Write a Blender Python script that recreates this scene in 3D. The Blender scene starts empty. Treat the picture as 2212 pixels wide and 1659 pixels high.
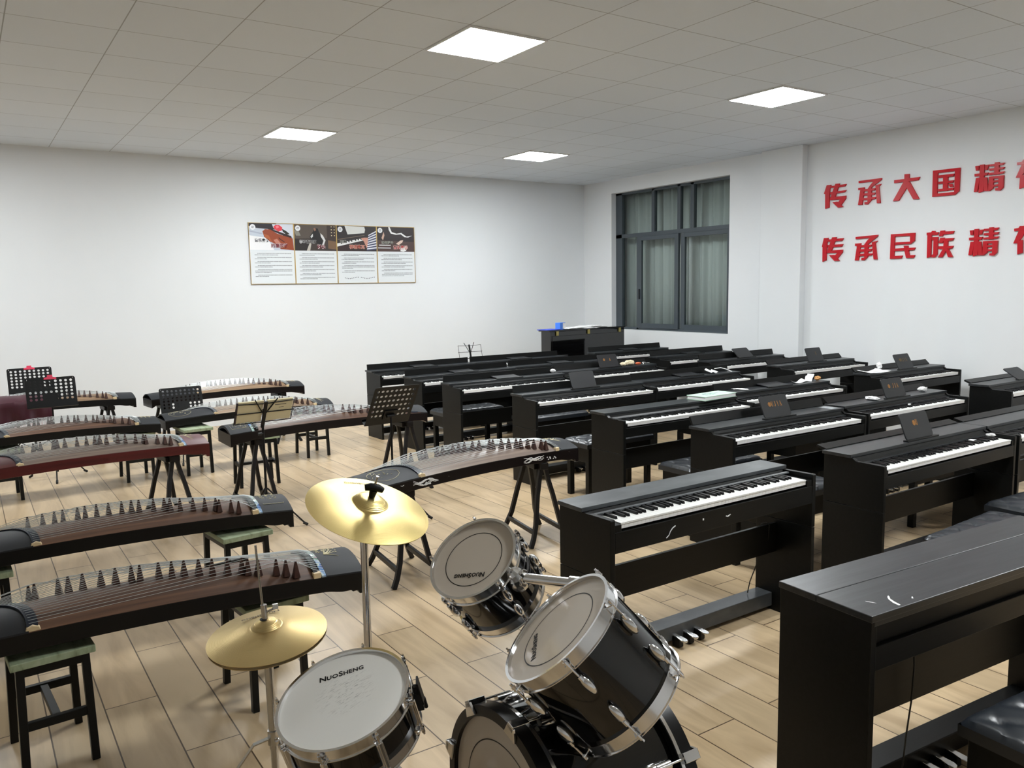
import bpy, math, random
from mathutils import Matrix, Vector
random.seed(7)
R = math.radians
scn = bpy.context.scene
col = scn.collection

# ---------------------------------------------------------------- camera, world, exposure
CAM_Z = 1.63989
cam_d = bpy.data.cameras.new('camera')
cam_d.sensor_width = 36.0
cam_d.lens = 1760.94 / 2212 * 36.0
cam_d.clip_start = 0.05
cam = bpy.data.objects.new('camera', cam_d)
col.objects.link(cam)
_r = (0.8285618, -0.5596342, -0.0171701)
_u = (0.0792543, 0.0868713, 0.9930620)
_b = (-0.5542598, -0.8241741, 0.1163316)
cam.matrix_world = Matrix(((_r[0], _u[0], _b[0], 0), (_r[1], _u[1], _b[1], 0), (_r[2], _u[2], _b[2], CAM_Z), (0, 0, 0, 1)))
scn.camera = cam

world = bpy.data.worlds.new('world')
scn.world = world
world.use_nodes = True
world.node_tree.nodes['Background'].inputs[0].default_value = (0.02, 0.025, 0.035, 1)
world.node_tree.nodes['Background'].inputs[1].default_value = 0.5

vs = scn.view_settings
vs.view_transform = 'Standard'
vs.look = 'None'
vs.exposure = 1.32
vs.gamma = 1.0
vs.use_curve_mapping = False
LAMP = 30.0            # emission strength of every ceiling panel

# ---------------------------------------------------------------- helpers
def lin(r, g, b):
    f = lambda c: (c / 255) / 12.92 if c <= 10 else (((c / 255) + 0.055) / 1.055) ** 2.4
    return (f(r), f(g), f(b), 1)

def mk(name, c, rough=0.5, metal=0.0, spec=0.5, noise=None, bump=None, coat=0.0):
    m = bpy.data.materials.new(name)
    m.use_nodes = True
    nt = m.node_tree
    p = nt.nodes['Principled BSDF']
    p.inputs['Base Color'].default_value = c
    p.inputs['Roughness'].default_value = rough
    p.inputs['Metallic'].default_value = metal
    p.inputs['Specular IOR Level'].default_value = spec
    p.inputs['Coat Weight'].default_value = coat
    if noise or bump:
        tc = nt.nodes.new('ShaderNodeTexCoord')
    if noise:                                   # (scale xyz, second colour, detail, lo, hi)
        sc, c2, det, lo, hi = noise
        mp = nt.nodes.new('ShaderNodeMapping')
        mp.inputs['Scale'].default_value = sc
        nz = nt.nodes.new('ShaderNodeTexNoise')
        nz.inputs['Scale'].default_value = 1.0
        nz.inputs['Detail'].default_value = det
        rp = nt.nodes.new('ShaderNodeMapRange')
        rp.inputs[1].default_value = lo
        rp.inputs[2].default_value = hi
        mx = nt.nodes.new('ShaderNodeMix')
        mx.data_type = 'RGBA'
        mx.inputs[6].default_value = c
        mx.inputs[7].default_value = c2
        L = nt.links.new
        L(tc.outputs['Object'], mp.inputs[0]); L(mp.outputs[0], nz.inputs['Vector'])
        L(nz.outputs[0], rp.inputs[0]); L(rp.outputs[0], mx.inputs[0]); L(mx.outputs[2], p.inputs['Base Color'])
    if bump:                                    # (scale xyz, strength, distance)
        sc, st, di = bump
        mp = nt.nodes.new('ShaderNodeMapping')
        mp.inputs['Scale'].default_value = sc
        nz = nt.nodes.new('ShaderNodeTexNoise')
        nz.inputs['Scale'].default_value = 1.0
        nz.inputs['Detail'].default_value = 3
        b = nt.nodes.new('ShaderNodeBump')
        b.inputs['Strength'].default_value = st
        b.inputs['Distance'].default_value = di
        L = nt.links.new
        L(tc.outputs['Object'], mp.inputs[0]); L(mp.outputs[0], nz.inputs['Vector'])
        L(nz.outputs[0], b.inputs['Height']); L(b.outputs[0], p.inputs['Normal'])
    return m

class MB:
    """collects shapes into one mesh"""
    def __init__(s, T=None):
        s.v = []; s.f = []; s.T = T
    def add(s, vs_, fs):
        n = len(s.v)
        if s.T is not None:
            vs_ = [s.T @ Vector(p) for p in vs_]
        s.v += [tuple(p) for p in vs_]
        s.f += [tuple(i + n for i in f) for f in fs]
        return s
    def box(s, x0, x1, y0, y1, z0, z1, M=None):
        v = [(x, y, z) for z in (z0, z1) for y in (y0, y1) for x in (x0, x1)]
        if M is not None: v = [M @ Vector(p) for p in v]
        return s.add(v, [(0, 2, 3, 1), (4, 5, 7, 6), (0, 1, 5, 4), (2, 6, 7, 3), (0, 4, 6, 2), (1, 3, 7, 5)])
    def prism(s, poly, a0, a1, axis='x', M=None):
        """2D polygon extruded along an axis; poly is (y,z) for x, (x,z) for y, (x,y) for z"""
        n = len(poly)
        ar = sum(poly[i][0] * poly[(i + 1) % n][1] - poly[(i + 1) % n][0] * poly[i][1] for i in range(n))
        if (ar < 0) != (axis == 'y'): poly = poly[::-1]
        def P(p, a): return (a, p[0], p[1]) if axis == 'x' else ((p[0], a, p[1]) if axis == 'y' else (p[0], p[1], a))
        v = [P(p, a0) for p in poly] + [P(p, a1) for p in poly]
        if M is not None: v = [M @ Vector(p) for p in v]
        f = [tuple(range(n))[::-1], tuple(range(n, 2 * n))]
        f += [(i, (i + 1) % n, n + (i + 1) % n, n + i) for i in range(n)]
        return s.add(v, f)
    def tube(s, pts, r, n=8, cap=True):
        pts = [Vector(p) for p in pts]
        rs = r if isinstance(r, (list, tuple)) else [r] * len(pts)
        rings = []
        pa = None
        for i, p in enumerate(pts):
            d = (pts[min(i + 1, len(pts) - 1)] - pts[max(i - 1, 0)]).normalized()
            if pa is None:
                a = d.cross(Vector((0, 0, 1)))
                if a.length < 1e-3: a = d.cross(Vector((1, 0, 0)))
            else:
                a = pa - d * pa.dot(d)
            a.normalize(); pa = a
            b = d.cross(a)
            rings.append([p + (a * math.cos(t) + b * math.sin(t)) * rs[i] for t in [2 * math.pi * k / n for k in range(n)]])
        v = [q for ring in rings for q in ring]
        f = []
        for i in range(len(pts) - 1):
            for k in range(n):
                a, b = i * n + k, i * n + (k + 1) % n
                f.append((a, b, b + n, a + n))
        if cap:
            f.append(tuple(range(n))[::-1]); f.append(tuple(range((len(pts) - 1) * n, len(pts) * n)))
        return s.add(v, f)
    def bar(s, p, q, w, d, up=(0, 0, 1)):
        """square bar from p to q, w wide sideways, d deep"""
        p = Vector(p); q = Vector(q); a = (q - p).normalized()
        sd = a.cross(Vector(up))
        if sd.length < 1e-3: sd = a.cross(Vector((0, 1, 0)))
        sd.normalize(); u = sd.cross(a)
        v = []
        for o in (p, q):
            for i, j in ((-1, -1), (1, -1), (1, 1), (-1, 1)):
                v.append(o + sd * (i * w / 2) + u * (j * d / 2))
        return s.add(v, [(3, 2, 1, 0), (4, 5, 6, 7), (0, 1, 5, 4), (1, 2, 6, 5), (2, 3, 7, 6), (3, 0, 4, 7)])
    def sweep(s, pts, w, d, side):
        """rectangular section along a path; side is the constant width direction"""
        pts = [Vector(p) for p in pts]; sd = Vector(side).normalized(); v = []
        for i, p in enumerate(pts):
            a = (pts[min(i + 1, len(pts) - 1)] - pts[max(i - 1, 0)]).normalized()
            u = sd.cross(a).normalized()
            for x, y in ((-1, -1), (1, -1), (1, 1), (-1, 1)): v.append(p + sd * (x * w / 2) + u * (y * d / 2))
        f = [(3, 2, 1, 0)]; n = len(pts)
        for i in range(n - 1):
            for k in range(4):
                a, b = 4 * i + k, 4 * i + (k + 1) % 4
                f.append((a, b, b + 4, a + 4))
        f.append(tuple(4 * (n - 1) + k for k in range(4)))
        return s.add(v, f)
    def lathe(s, prof, n=48, M=None, closed=False):
        """profile of (radius, z) turned round z"""
        v = []; f = []
        for r, z in prof:
            for k in range(n):
                t = 2 * math.pi * k / n
                v.append((r * math.cos(t), r * math.sin(t), z))
        m = len(prof)
        for i in range(m if closed else m - 1):
            for k in range(n):
                a, b = i * n + k, i * n + (k + 1) % n
                j = (i + 1) % m
                f.append((a, b, j * n + (k + 1) % n, j * n + k))
        if M is not None: v = [M @ Vector(p) for p in v]
        return s.add(v, f)
    def disc(s, r, z, n=48, M=None, flip=False):
        v = [(r * math.cos(2 * math.pi * k / n), r * math.sin(2 * math.pi * k / n), z) for k in range(n)]
        if M is not None: v = [M @ Vector(p) for p in v]
        return s.add(v, [tuple(range(n))[::-1] if flip else tuple(range(n))])
    def ellipsoid(s, c, rx, ry, rz, n=14, m=8, M=None):
        v = []; f = []
        for i in range(m + 1):
            ph = math.pi * i / m
            for k in range(n):
                t = 2 * math.pi * k / n
                v.append((c[0] + rx * math.sin(ph) * math.cos(t), c[1] + ry * math.sin(ph) * math.sin(t), c[2] - rz * math.cos(ph)))
        for i in range(m):
            for k in range(n):
                a, b = i * n + k, i * n + (k + 1) % n
                f.append((a, b, b + n, a + n))
        if M is not None: v = [M @ Vector(p) for p in v]
        return s.add(v, f)
    def grid(s, fn, nu, nv, th=0.0):
        """surface fn(u,v) with u,v in 0..1; th>0 gives it a closed underside th lower"""
        top = [fn(i / nu, j / nv) for j in range(nv + 1) for i in range(nu + 1)]
        f = [(j * (nu + 1) + i, j * (nu + 1) + i + 1, (j + 1) * (nu + 1) + i + 1, (j + 1) * (nu + 1) + i) for j in range(nv) for i in range(nu)]
        if th:
            n = len(top)
            bot = [(p[0], p[1], p[2] - th) for p in top]
            f2 = [tuple(k + n for k in q[::-1]) for q in f]
            ed = [i for i in range(nu + 1)] + [j * (nu + 1) + nu for j in range(1, nv + 1)] + [nv * (nu + 1) + i for i in range(nu - 1, -1, -1)] + [j * (nu + 1) for j in range(nv - 1, 0, -1)]
            f3 = [(ed[k], ed[k] + n, ed[(k + 1) % len(ed)] + n, ed[(k + 1) % len(ed)]) for k in range(len(ed))]
            return s.add(top + bot, f + f2 + f3)
        return s.add(top, f)
    def mesh(s, name, smooth=False):
        me = bpy.data.meshes.new(name)
        me.from_pydata(s.v, [], s.f)
        if smooth:
            for p in me.polygons: p.use_smooth = True
            try: me.set_sharp_from_angle(angle=R(40))
            except Exception: pass
        me.update()
        return me

def link(name, me, m=None, parent=None, bevel=0):
    o = bpy.data.objects.new(name, me)
    col.objects.link(o)
    if m is not None and not me.materials: me.materials.append(m)
    if parent is not None: o.parent = parent
    if bevel:
        b = o.modifiers.new('bevel', 'BEVEL'); b.width = bevel; b.segments = 2; b.limit_method = 'ANGLE'; b.angle_limit = R(40)
        b.harden_normals = False
    return o

def obj(name, mb, m, parent=None, smooth=False, bevel=0):
    return link(name, mb.mesh(name, smooth), m, parent, bevel)

CACHE = {}
def part(key, name, make, m, parent, smooth=False, bevel=0, loc=None, rot=None):
    """a part whose mesh data is shared by every copy with the same key"""
    k = (key, m.name)
    if k not in CACHE:
        CACHE[k] = make().mesh(name, smooth)
        CACHE[k].materials.append(m)
    o = link(name, CACHE[k], None, parent, bevel)
    if loc is not None: o.location = loc
    if rot is not None: o.rotation_euler = rot
    return o

def tag(o, label=None, cat=None, group=None, kind=None):
    if label: o['label'] = label
    if cat: o['category'] = cat
    if group: o['group'] = group
    if kind: o['kind'] = kind
    return o

def thing(name, label, cat, loc=(0, 0, 0), rz=0.0, group=None):
    o = bpy.data.objects.new(name, None)
    o.empty_display_size = 0.1
    col.objects.link(o)
    o.location = loc
    o.rotation_euler = (0, 0, rz)
    return tag(o, label, cat, group)

def aim(o, n, spin=0.0):
    """point the local z of o along n"""
    n = Vector(n).normalized()
    q = Vector((0, 0, 1)).rotation_difference(n)
    o.rotation_mode = 'QUATERNION'
    o.rotation_quaternion = q @ Matrix.Rotation(spin, 3, 'Z').to_quaternion()

def text_mesh(body, size, extrude=0.0, offset=0.0, align='CENTER'):
    c = bpy.data.curves.new('txt', 'FONT')
    c.body = body; c.size = size; c.extrude = extrude; c.offset = offset
    c.align_x = align; c.align_y = 'CENTER'
    o = bpy.data.objects.new('txt', c)
    col.objects.link(o)
    dg = bpy.context.evaluated_depsgraph_get()
    dg.update()
    me = bpy.data.meshes.new_from_object(o.evaluated_get(dg))
    bpy.data.objects.remove(o)
    bpy.data.curves.remove(c)
    return me

def text_part(name, body, size, m, parent, M, extrude=0.0004, offset=0.0):
    me = text_mesh(body, size, extrude, offset)
    me.transform(M)
    me.materials.clear()
    me.materials.append(m)
    return link(name, me, None, parent)

def small_caps(name, size, m, parent, M_):
    """NUOSHENG with the N and the S taller, one mesh"""
    mb = MB(); x = 0.0; gl = []
    for ch, k in (('N', 1.3), ('U', 1), ('O', 1), ('S', 1.3), ('H', 1), ('E', 1), ('N', 1), ('G', 1)):
        me = text_mesh(ch, size * k, .0002, .0006)
        x0 = min(v.co.x for v in me.vertices); x1_ = max(v.co.x for v in me.vertices); y0 = min(v.co.y for v in me.vertices)
        gl.append((me, x - x0, -y0)); x += x1_ - x0 + size * .10
    for me, dx, dy in gl:
        mb.add([(v.co.x + dx - x / 2, v.co.y + dy - size * .3, v.co.z) for v in me.vertices], [tuple(p.vertices) for p in me.polygons])
    o = obj(name, mb, m, parent)
    o.data.transform(M_)
    return o

SERIF = {  # strokes on a 0.7 x 1 box: (x0,y0,x1,y1,width)
 'U': [(.14, .98, .14, .3, .15), (.14, .3, .24, .1, .13), (.24, .08, .46, .08, .1), (.46, .1, .56, .3, .08), (.56, .3, .56, .98, .08), (.0, .97, .28, .97, .06), (.44, .97, .68, .97, .06)],
 'J': [(.42, .98, .42, .22, .15), (.42, .22, .3, .06, .12), (.3, .06, .12, .06, .09), (.12, .06, .06, .2, .12), (.26, .97, .58, .97, .06)],
 'I': [(.35, .98, .35, .02, .15), (.18, .97, .52, .97, .06), (.18, .03, .52, .03, .06)],
 'A': [(.06, .02, .34, .98, .07), (.34, .98, .62, .02, .15), (.16, .34, .52, .34, .06), (-.06, .03, .18, .03, .06), (.46, .03, .76, .03, .06)],
}
def letter(mb, ch, x, y, h, th=0.001, w=0.75):
    for x0, y0, x1, y1, wd in SERIF[ch]:
        mb.bar((x + x0 * h * w, y + y0 * h, 0), (x + x1 * h * w, y + y1 * h, 0), wd * h, th, (0, 0, 1))

# ---------------------------------------------------------------- materials
M = {}
BLK = lin(24, 25, 25)
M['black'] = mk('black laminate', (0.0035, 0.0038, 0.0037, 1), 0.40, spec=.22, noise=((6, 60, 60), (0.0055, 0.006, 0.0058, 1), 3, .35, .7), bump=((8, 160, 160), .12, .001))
M['black_top_sheen'] = mk('black laminate top sheen', (0.012, 0.014, 0.016, 1), 0.36, spec=0.55, noise=((4, 40, 40), (0.028, 0.031, 0.034, 1), 4, .4, .75), bump=((6, 140, 140), .15, .001))  # lid tops: grey reflection of wall and ceiling put into a lighter base colour
M['dust_sheen'] = mk('dusty black laminate with sheen', (0.045, 0.05, 0.055, 1), 0.42, noise=((5, 9, 9), (0.11, 0.12, 0.125, 1), 6, .45, .78), bump=((6, 140, 140), .15, .001))  # dust, with the lid's reflected grey mixed into the base colour
M['dark'] = mk('flat black', (0.0030, 0.0030, 0.0035, 1), 0.5, spec=.3)
M['desk'] = mk('dark grey music desk', (0.013, 0.014, 0.016, 1), 0.45, bump=((300, 300, 300), .1, .0006))
M['ivory'] = mk('white key plastic', (0.82, 0.82, 0.80, 1), 0.28)
M['keyblack'] = mk('black key plastic', (0.0040, 0.0040, 0.0045, 1), 0.3, spec=.3)
M['gold'] = mk('gold lettering', (0.42, 0.20, 0.06, 1), 0.45, 0.3)
M['goldim'] = mk('worn gold lettering', (0.16, 0.11, 0.05, 1), 0.5, 0.2)
M['chrome'] = mk('chrome', (0.78, 0.78, 0.79, 1), 0.13, 1.0)
M['steel'] = mk('worn chrome', (0.55, 0.54, 0.52, 1), 0.22, 1.0)
M['leather'] = mk('black leather', (0.016, 0.020, 0.026, 1), 0.32, spec=0.6, bump=((120, 120, 120), .12, .001))
M['gloss'] = mk('gloss black lacquer', (0.0020, 0.0020, 0.0022, 1), 0.07, coat=0.4)
M['satin'] = mk('satin black hoop', (0.0040, 0.0040, 0.0045, 1), 0.28, spec=.3)
M['wallpaint'] = mk('white wall paint', (0.80, 0.82, 0.84, 1), 0.7, spec=0.3, noise=((.7, .7, .7), (0.775, 0.80, 0.815, 1), 5, .4, .7), bump=((30, 30, 30), .04, .002))
M['cream'] = mk('cream bone', lin(222, 200, 160), 0.4)
M['redwood'] = mk('dark red lacquered wood', lin(84, 22, 24), 0.32, noise=((2, 30, 30), lin(66, 15, 17), 3, .4, .7))
M['ebony'] = mk('black zither wood', (0.0043, 0.0043, 0.0045, 1), 0.36, spec=.3, bump=((4, 90, 90), .08, .001))
M['brownside'] = mk('dark brown zither wood', (0.0070, 0.0045, 0.0045, 1), 0.33, spec=.3, bump=((4, 90, 90), .08, .001))
M['capgrey'] = mk('matt black zither cap', (0.020, 0.022, 0.026, 1), 0.55, spec=.3)
M['bridge'] = mk('red brown bridge wood', lin(72, 40, 30), 0.42, noise=((60, 60, 60), lin(48, 26, 20), 2, .3, .7))
M['string'] = mk('pale string', (0.62, 0.66, 0.66, 1), 0.35, 0.3)
M['standwood'] = mk('dark stand wood', (0.0060, 0.0045, 0.0045, 1), 0.42, spec=.3)
M['stoolblack'] = mk('black painted steel', (0.0037, 0.0045, 0.0045, 1), 0.4, spec=.3)
M['rubber'] = mk('black rubber', (0.008, 0.008, 0.008, 1), 0.7)
M['pink'] = mk('pink red plastic', lin(226, 58, 92), 0.4)
M['paper'] = mk('white paper', (0.80, 0.80, 0.80, 1), 0.8)
M['page'] = mk('cream page', lin(212, 203, 170), 0.8)
M['tissue'] = mk('white tissue', (0.82, 0.82, 0.82, 1), 0.9)
M['beige'] = mk('beige tissue', lin(226, 212, 180), 0.9)
M['orange'] = mk('orange wrapper', lin(222, 110, 70), 0.5)
M['brownbit'] = mk('brown wrapper', lin(205, 150, 90), 0.6)
M['navy'] = mk('dark blue tail rail', (0.012, 0.018, 0.032, 1), 0.35)
M['red'] = mk('red acrylic letters', (0.52, 0.004, 0.014, 1), 0.22, spec=0.35)
M['frame'] = mk('dark grey window frame', lin(66, 74, 80), 0.4)
M['framedark'] = mk('dark window gasket', (0.02, 0.023, 0.026, 1), 0.5)
M['goldframe'] = mk('gold poster frame', lin(190, 160, 100), 0.35, 0.6)
M['cable'] = mk('black cable', (0.01, 0.01, 0.01, 1), 0.5)
M['blue'] = mk('blue box card', lin(70, 130, 225), 0.5)
M['brass'] = mk('brass hinge', lin(190, 175, 110), 0.3, 0.9)

# soundboard: long brown grain
def wood(name, a, b, c, sc, rough):
    m = mk(name, a, rough)
    nt = m.node_tree; L = nt.links.new; p = nt.nodes['Principled BSDF']
    tc = nt.nodes.new('ShaderNodeTexCoord'); mp = nt.nodes.new('ShaderNodeMapping'); mp.inputs['Scale'].default_value = sc
    nz = nt.nodes.new('ShaderNodeTexNoise'); nz.inputs['Scale'].default_value = 1; nz.inputs['Detail'].default_value = 6; nz.inputs['Distortion'].default_value = .6
    cr = nt.nodes.new('ShaderNodeValToRGB')
    cr.color_ramp.elements[0].position = .3; cr.color_ramp.elements[0].color = a
    cr.color_ramp.elements[1].position = .72; cr.color_ramp.elements[1].color = c
    e = cr.color_ramp.elements.new(.5); e.color = b
    L(tc.outputs['Object'], mp.inputs[0]); L(mp.outputs[0], nz.inputs['Vector']); L(nz.outputs[0], cr.inputs[0]); L(cr.outputs[0], p.inputs['Base Color'])
    return m
M['board'] = wood('brown soundboard wood', lin(66, 48, 40), lin(92, 66, 52), lin(116, 84, 64), (1.6, 46, 6), .42)
M['boardpale'] = wood('pale brown soundboard wood', lin(104, 84, 66), lin(136, 110, 84), lin(158, 130, 100), (1.6, 46, 6), .42)
M['boardgrey'] = wood('grey brown soundboard wood', lin(96, 82, 74), lin(122, 106, 96), lin(142, 126, 114), (1.6, 46, 6), .35)
M['greenwood'] = wood('worn pale green painted wood', lin(108, 118, 92), lin(158, 172, 140), lin(172, 184, 156), (34, 5, 14), .6)

# mother-of-pearl strip
m = mk('pearl strip', lin(120, 160, 190), .2, spec=.8); nt = m.node_tree
tc = nt.nodes.new('ShaderNodeTexCoord'); nz = nt.nodes.new('ShaderNodeTexNoise'); nz.inputs['Scale'].default_value = 16
cr = nt.nodes.new('ShaderNodeValToRGB')
for i, (ps, c) in enumerate(((.32, lin(70, 60, 120)), (.44, lin(90, 140, 200)), (.52, lin(200, 215, 220)), (.6, lin(70, 140, 110)), (.72, lin(190, 140, 160)))):
    e = cr.color_ramp.elements[i] if i < 2 else cr.color_ramp.elements.new(ps)
    e.position = ps; e.color = c
nt.links.new(tc.outputs['Object'], nz.inputs['Vector']); nt.links.new(nz.outputs[0], cr.inputs[0]); nt.links.new(cr.outputs[0], nt.nodes['Principled BSDF'].inputs['Base Color'])
M['pearl'] = m

# brass cymbal with lathe grooves (rings round the object's own axis)
def brass(name, c, rough, freq):
    m = mk(name, c, rough, 1.0)
    nt = m.node_tree; L = nt.links.new; p = nt.nodes['Principled BSDF']
    tc = nt.nodes.new('ShaderNodeTexCoord')
    sx = nt.nodes.new('ShaderNodeSeparateXYZ'); L(tc.outputs['Object'], sx.inputs[0])
    cb = nt.nodes.new('ShaderNodeCombineXYZ'); L(sx.outputs[0], cb.inputs[0]); L(sx.outputs[1], cb.inputs[1])
    ln = nt.nodes.new('ShaderNodeVectorMath'); ln.operation = 'LENGTH'; L(cb.outputs[0], ln.inputs[0])
    mu = nt.nodes.new('ShaderNodeMath'); mu.operation = 'MULTIPLY'; mu.inputs[1].default_value = freq; L(ln.outputs['Value'], mu.inputs[0])
    si = nt.nodes.new('ShaderNodeMath'); si.operation = 'SINE'; L(mu.outputs[0], si.inputs[0])
    b = nt.nodes.new('ShaderNodeBump'); b.inputs['Strength'].default_value = .35; b.inputs['Distance'].default_value = .0004
    L(si.outputs[0], b.inputs['Height']); L(b.outputs[0], p.inputs['Normal'])
    tg = nt.nodes.new('ShaderNodeTangent'); tg.direction_type = 'RADIAL'; tg.axis = 'Z'; L(tg.outputs[0], p.inputs['Tangent']); p.inputs['Anisotropic'].default_value = .65
    return m
M['cymbal'] = brass('brass cymbal', (0.74, 0.58, 0.24, 1), .30, 1900)
M['cymbaldark'] = brass('old brass cymbal', (0.62, 0.47, 0.22, 1), .33, 1900)
M['drumhead'] = mk('coated drum head', (0.80, 0.79, 0.75, 1), .5)
def film(name, c, alpha, rough):
    m = mk(name, c, rough); m.node_tree.nodes['Principled BSDF'].inputs['Alpha'].default_value = alpha
    return m
M['clearhead'] = film('clear drum head film', (0.74, 0.66, 0.56, 1), .66, .12)
M['drumwood'] = mk('pale drum shell lining', lin(222, 198, 160), .6, noise=((3, 3, 30), lin(206, 178, 138), 3, .4, .7))

# snare head with stick marks in the middle
m = mk('worn drum head', (0.82, 0.81, 0.775, 1), .5); nt = m.node_tree; L = nt.links.new
tc = nt.nodes.new('ShaderNodeTexCoord'); mp = nt.nodes.new('ShaderNodeMapping'); mp.inputs['Rotation'].default_value = (0, 0, .9); mp.inputs['Scale'].default_value = (60, 320, 60)
nz = nt.nodes.new('ShaderNodeTexNoise'); nz.inputs['Scale'].default_value = 1; nz.inputs['Detail'].default_value = 3
L(tc.outputs['Object'], mp.inputs[0]); L(mp.outputs[0], nz.inputs['Vector'])
r1 = nt.nodes.new('ShaderNodeMapRange'); r1.inputs[1].default_value = .54; r1.inputs[2].default_value = .72; L(nz.outputs[0], r1.inputs[0])
ln = nt.nodes.new('ShaderNodeVectorMath'); ln.operation = 'LENGTH'
sb = nt.nodes.new('ShaderNodeVectorMath'); sb.operation = 'SUBTRACT'; sb.inputs[1].default_value = (.02, .02, .14)
L(tc.outputs['Object'], sb.inputs[0]); L(sb.outputs[0], ln.inputs[0])
r2 = nt.nodes.new('ShaderNodeMapRange'); r2.inputs[1].default_value = .015; r2.inputs[2].default_value = .10; r2.inputs[3].default_value = .75; r2.inputs[4].default_value = 0; L(ln.outputs['Value'], r2.inputs[0])
mu = nt.nodes.new('ShaderNodeMath'); mu.operation = 'MULTIPLY'; L(r1.outputs[0], mu.inputs[0]); L(r2.outputs[0], mu.inputs[1])
mx = nt.nodes.new('ShaderNodeMix'); mx.data_type = 'RGBA'; mx.inputs[6].default_value = (0.82, 0.81, 0.775, 1); mx.inputs[7].default_value = (0.12, 0.11, 0.10, 1)
L(mu.outputs[0], mx.inputs[0]); L(mx.outputs[2], nt.nodes['Principled BSDF'].inputs['Base Color'])
M['snarehead'] = m

# window pane: see-through with a sharp reflection
m = bpy.data.materials.new('window glass'); m.use_nodes = True; nt = m.node_tree; L = nt.links.new
for n in list(nt.nodes): nt.nodes.remove(n)
o_ = nt.nodes.new('ShaderNodeOutputMaterial'); ms = nt.nodes.new('ShaderNodeMixShader'); tr = nt.nodes.new('ShaderNodeBsdfTransparent'); gl = nt.nodes.new('ShaderNodeBsdfGlossy'); fr = nt.nodes.new('ShaderNodeFresnel')
tr.inputs[0].default_value = (.84, .88, .87, 1); gl.inputs['Roughness'].default_value = .02; fr.inputs[0].default_value = 1.5
gm = nt.nodes.new('ShaderNodeNewGeometry'); iv_ = nt.nodes.new('ShaderNodeMath'); iv_.operation = 'SUBTRACT'; iv_.inputs[0].default_value = 1; L(gm.outputs['Backfacing'], iv_.inputs[1]); mm = nt.nodes.new('ShaderNodeMath'); mm.operation = 'MULTIPLY'; L(fr.outputs[0], mm.inputs[0]); L(iv_.outputs[0], mm.inputs[1]); L(mm.outputs[0], ms.inputs[0]); L(tr.outputs[0], ms.inputs[1]); L(gl.outputs[0], ms.inputs[2]); L(ms.outputs[0], o_.inputs[0])
M['glass'] = m
M['curtain'] = mk('grey white curtain', (0.62, 0.63, 0.62, 1), .8, spec=.2)

# lamp diffuser
m = bpy.data.materials.new('lamp diffuser'); m.use_nodes = True; nt = m.node_tree
p = nt.nodes['Principled BSDF']; p.inputs['Base Color'].default_value = (.9, .9, .9, 1); p.inputs['Emission Color'].default_value = (0.945, 0.985, 1.0, 1); p.inputs['Emission Strength'].default_value = LAMP
M['lamp'] = m
M['lampframe'] = mk('white lamp frame', (.75, .75, .75, 1), .4)

# plank floor: planks run along y, 0.1965 wide, 1 m long, every other row shifted by half
m = mk('wood plank floor', (0.5, 0.4, 0.3, 1), .34); nt = m.node_tree; L = nt.links.new; p = nt.nodes['Principled BSDF']
tc = nt.nodes.new('ShaderNodeTexCoord'); sx = nt.nodes.new('ShaderNodeSeparateXYZ'); L(tc.outputs['Object'], sx.inputs[0])
ax_ = nt.nodes.new('ShaderNodeMath'); ax_.operation = 'ADD'; ax_.inputs[1].default_value = -0.157 + 0.1965 * 40; L(sx.outputs[0], ax_.inputs[0])
ay_ = nt.nodes.new('ShaderNodeMath'); ay_.operation = 'ADD'; ay_.inputs[1].default_value = -3.472 + 20; L(sx.outputs[1], ay_.inputs[0])
cb = nt.nodes.new('ShaderNodeCombineXYZ'); L(ay_.outputs[0], cb.inputs[0]); L(ax_.outputs[0], cb.inputs[1])
bk = nt.nodes.new('ShaderNodeTexBrick'); bk.offset = .5; bk.offset_frequency = 2
bk.inputs['Scale'].default_value = 1; bk.inputs['Brick Width'].default_value = 1.0; bk.inputs['Row Height'].default_value = .1965; bk.inputs['Mortar Size'].default_value = .0026; bk.inputs['Mortar Smooth'].default_value = 0
bk.inputs['Color1'].default_value = (.92, .92, .92, 1); bk.inputs['Color2'].default_value = (1.08, 1.06, 1.04, 1); bk.inputs['Mortar'].default_value = (.14, .11, .08, 1)
L(cb.outputs[0], bk.inputs['Vector'])
mp = nt.nodes.new('ShaderNodeMapping'); mp.inputs['Scale'].default_value = (9, 1.2, 1); L(tc.outputs['Object'], mp.inputs[0])
rb = nt.nodes.new('ShaderNodeVectorMath'); rb.operation = 'ADD'
rs = nt.nodes.new('ShaderNodeVectorMath'); rs.operation = 'SCALE'; rs.inputs[3].default_value = 60; L(bk.outputs['Color'], rs.inputs[0])
L(mp.outputs[0], rb.inputs[0]); L(rs.outputs[0], rb.inputs[1])
nz = nt.nodes.new('ShaderNodeTexNoise'); nz.inputs['Scale'].default_value = 1.0; nz.inputs['Detail'].default_value = 6; nz.inputs['Distortion'].default_value = 1.2; L(rb.outputs[0], nz.inputs['Vector'])
cr = nt.nodes.new('ShaderNodeValToRGB')
FLOOR_A, FLOOR_B = (0.40, 0.29, 0.17, 1), (0.56, 0.425, 0.265, 1)
cr.color_ramp.elements[0].position = .28; cr.color_ramp.elements[0].color = FLOOR_A
cr.color_ramp.elements[1].position = .58; cr.color_ramp.elements[1].color = FLOOR_B
L(nz.outputs[0], cr.inputs[0])
mx = nt.nodes.new('ShaderNodeMix'); mx.data_type = 'RGBA'; mx.blend_type = 'MULTIPLY'; mx.inputs[0].default_value = 1
L(cr.outputs[0], mx.inputs[6]); L(bk.outputs['Color'], mx.inputs[7]); L(mx.outputs[2], p.inputs['Base Color'])
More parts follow.
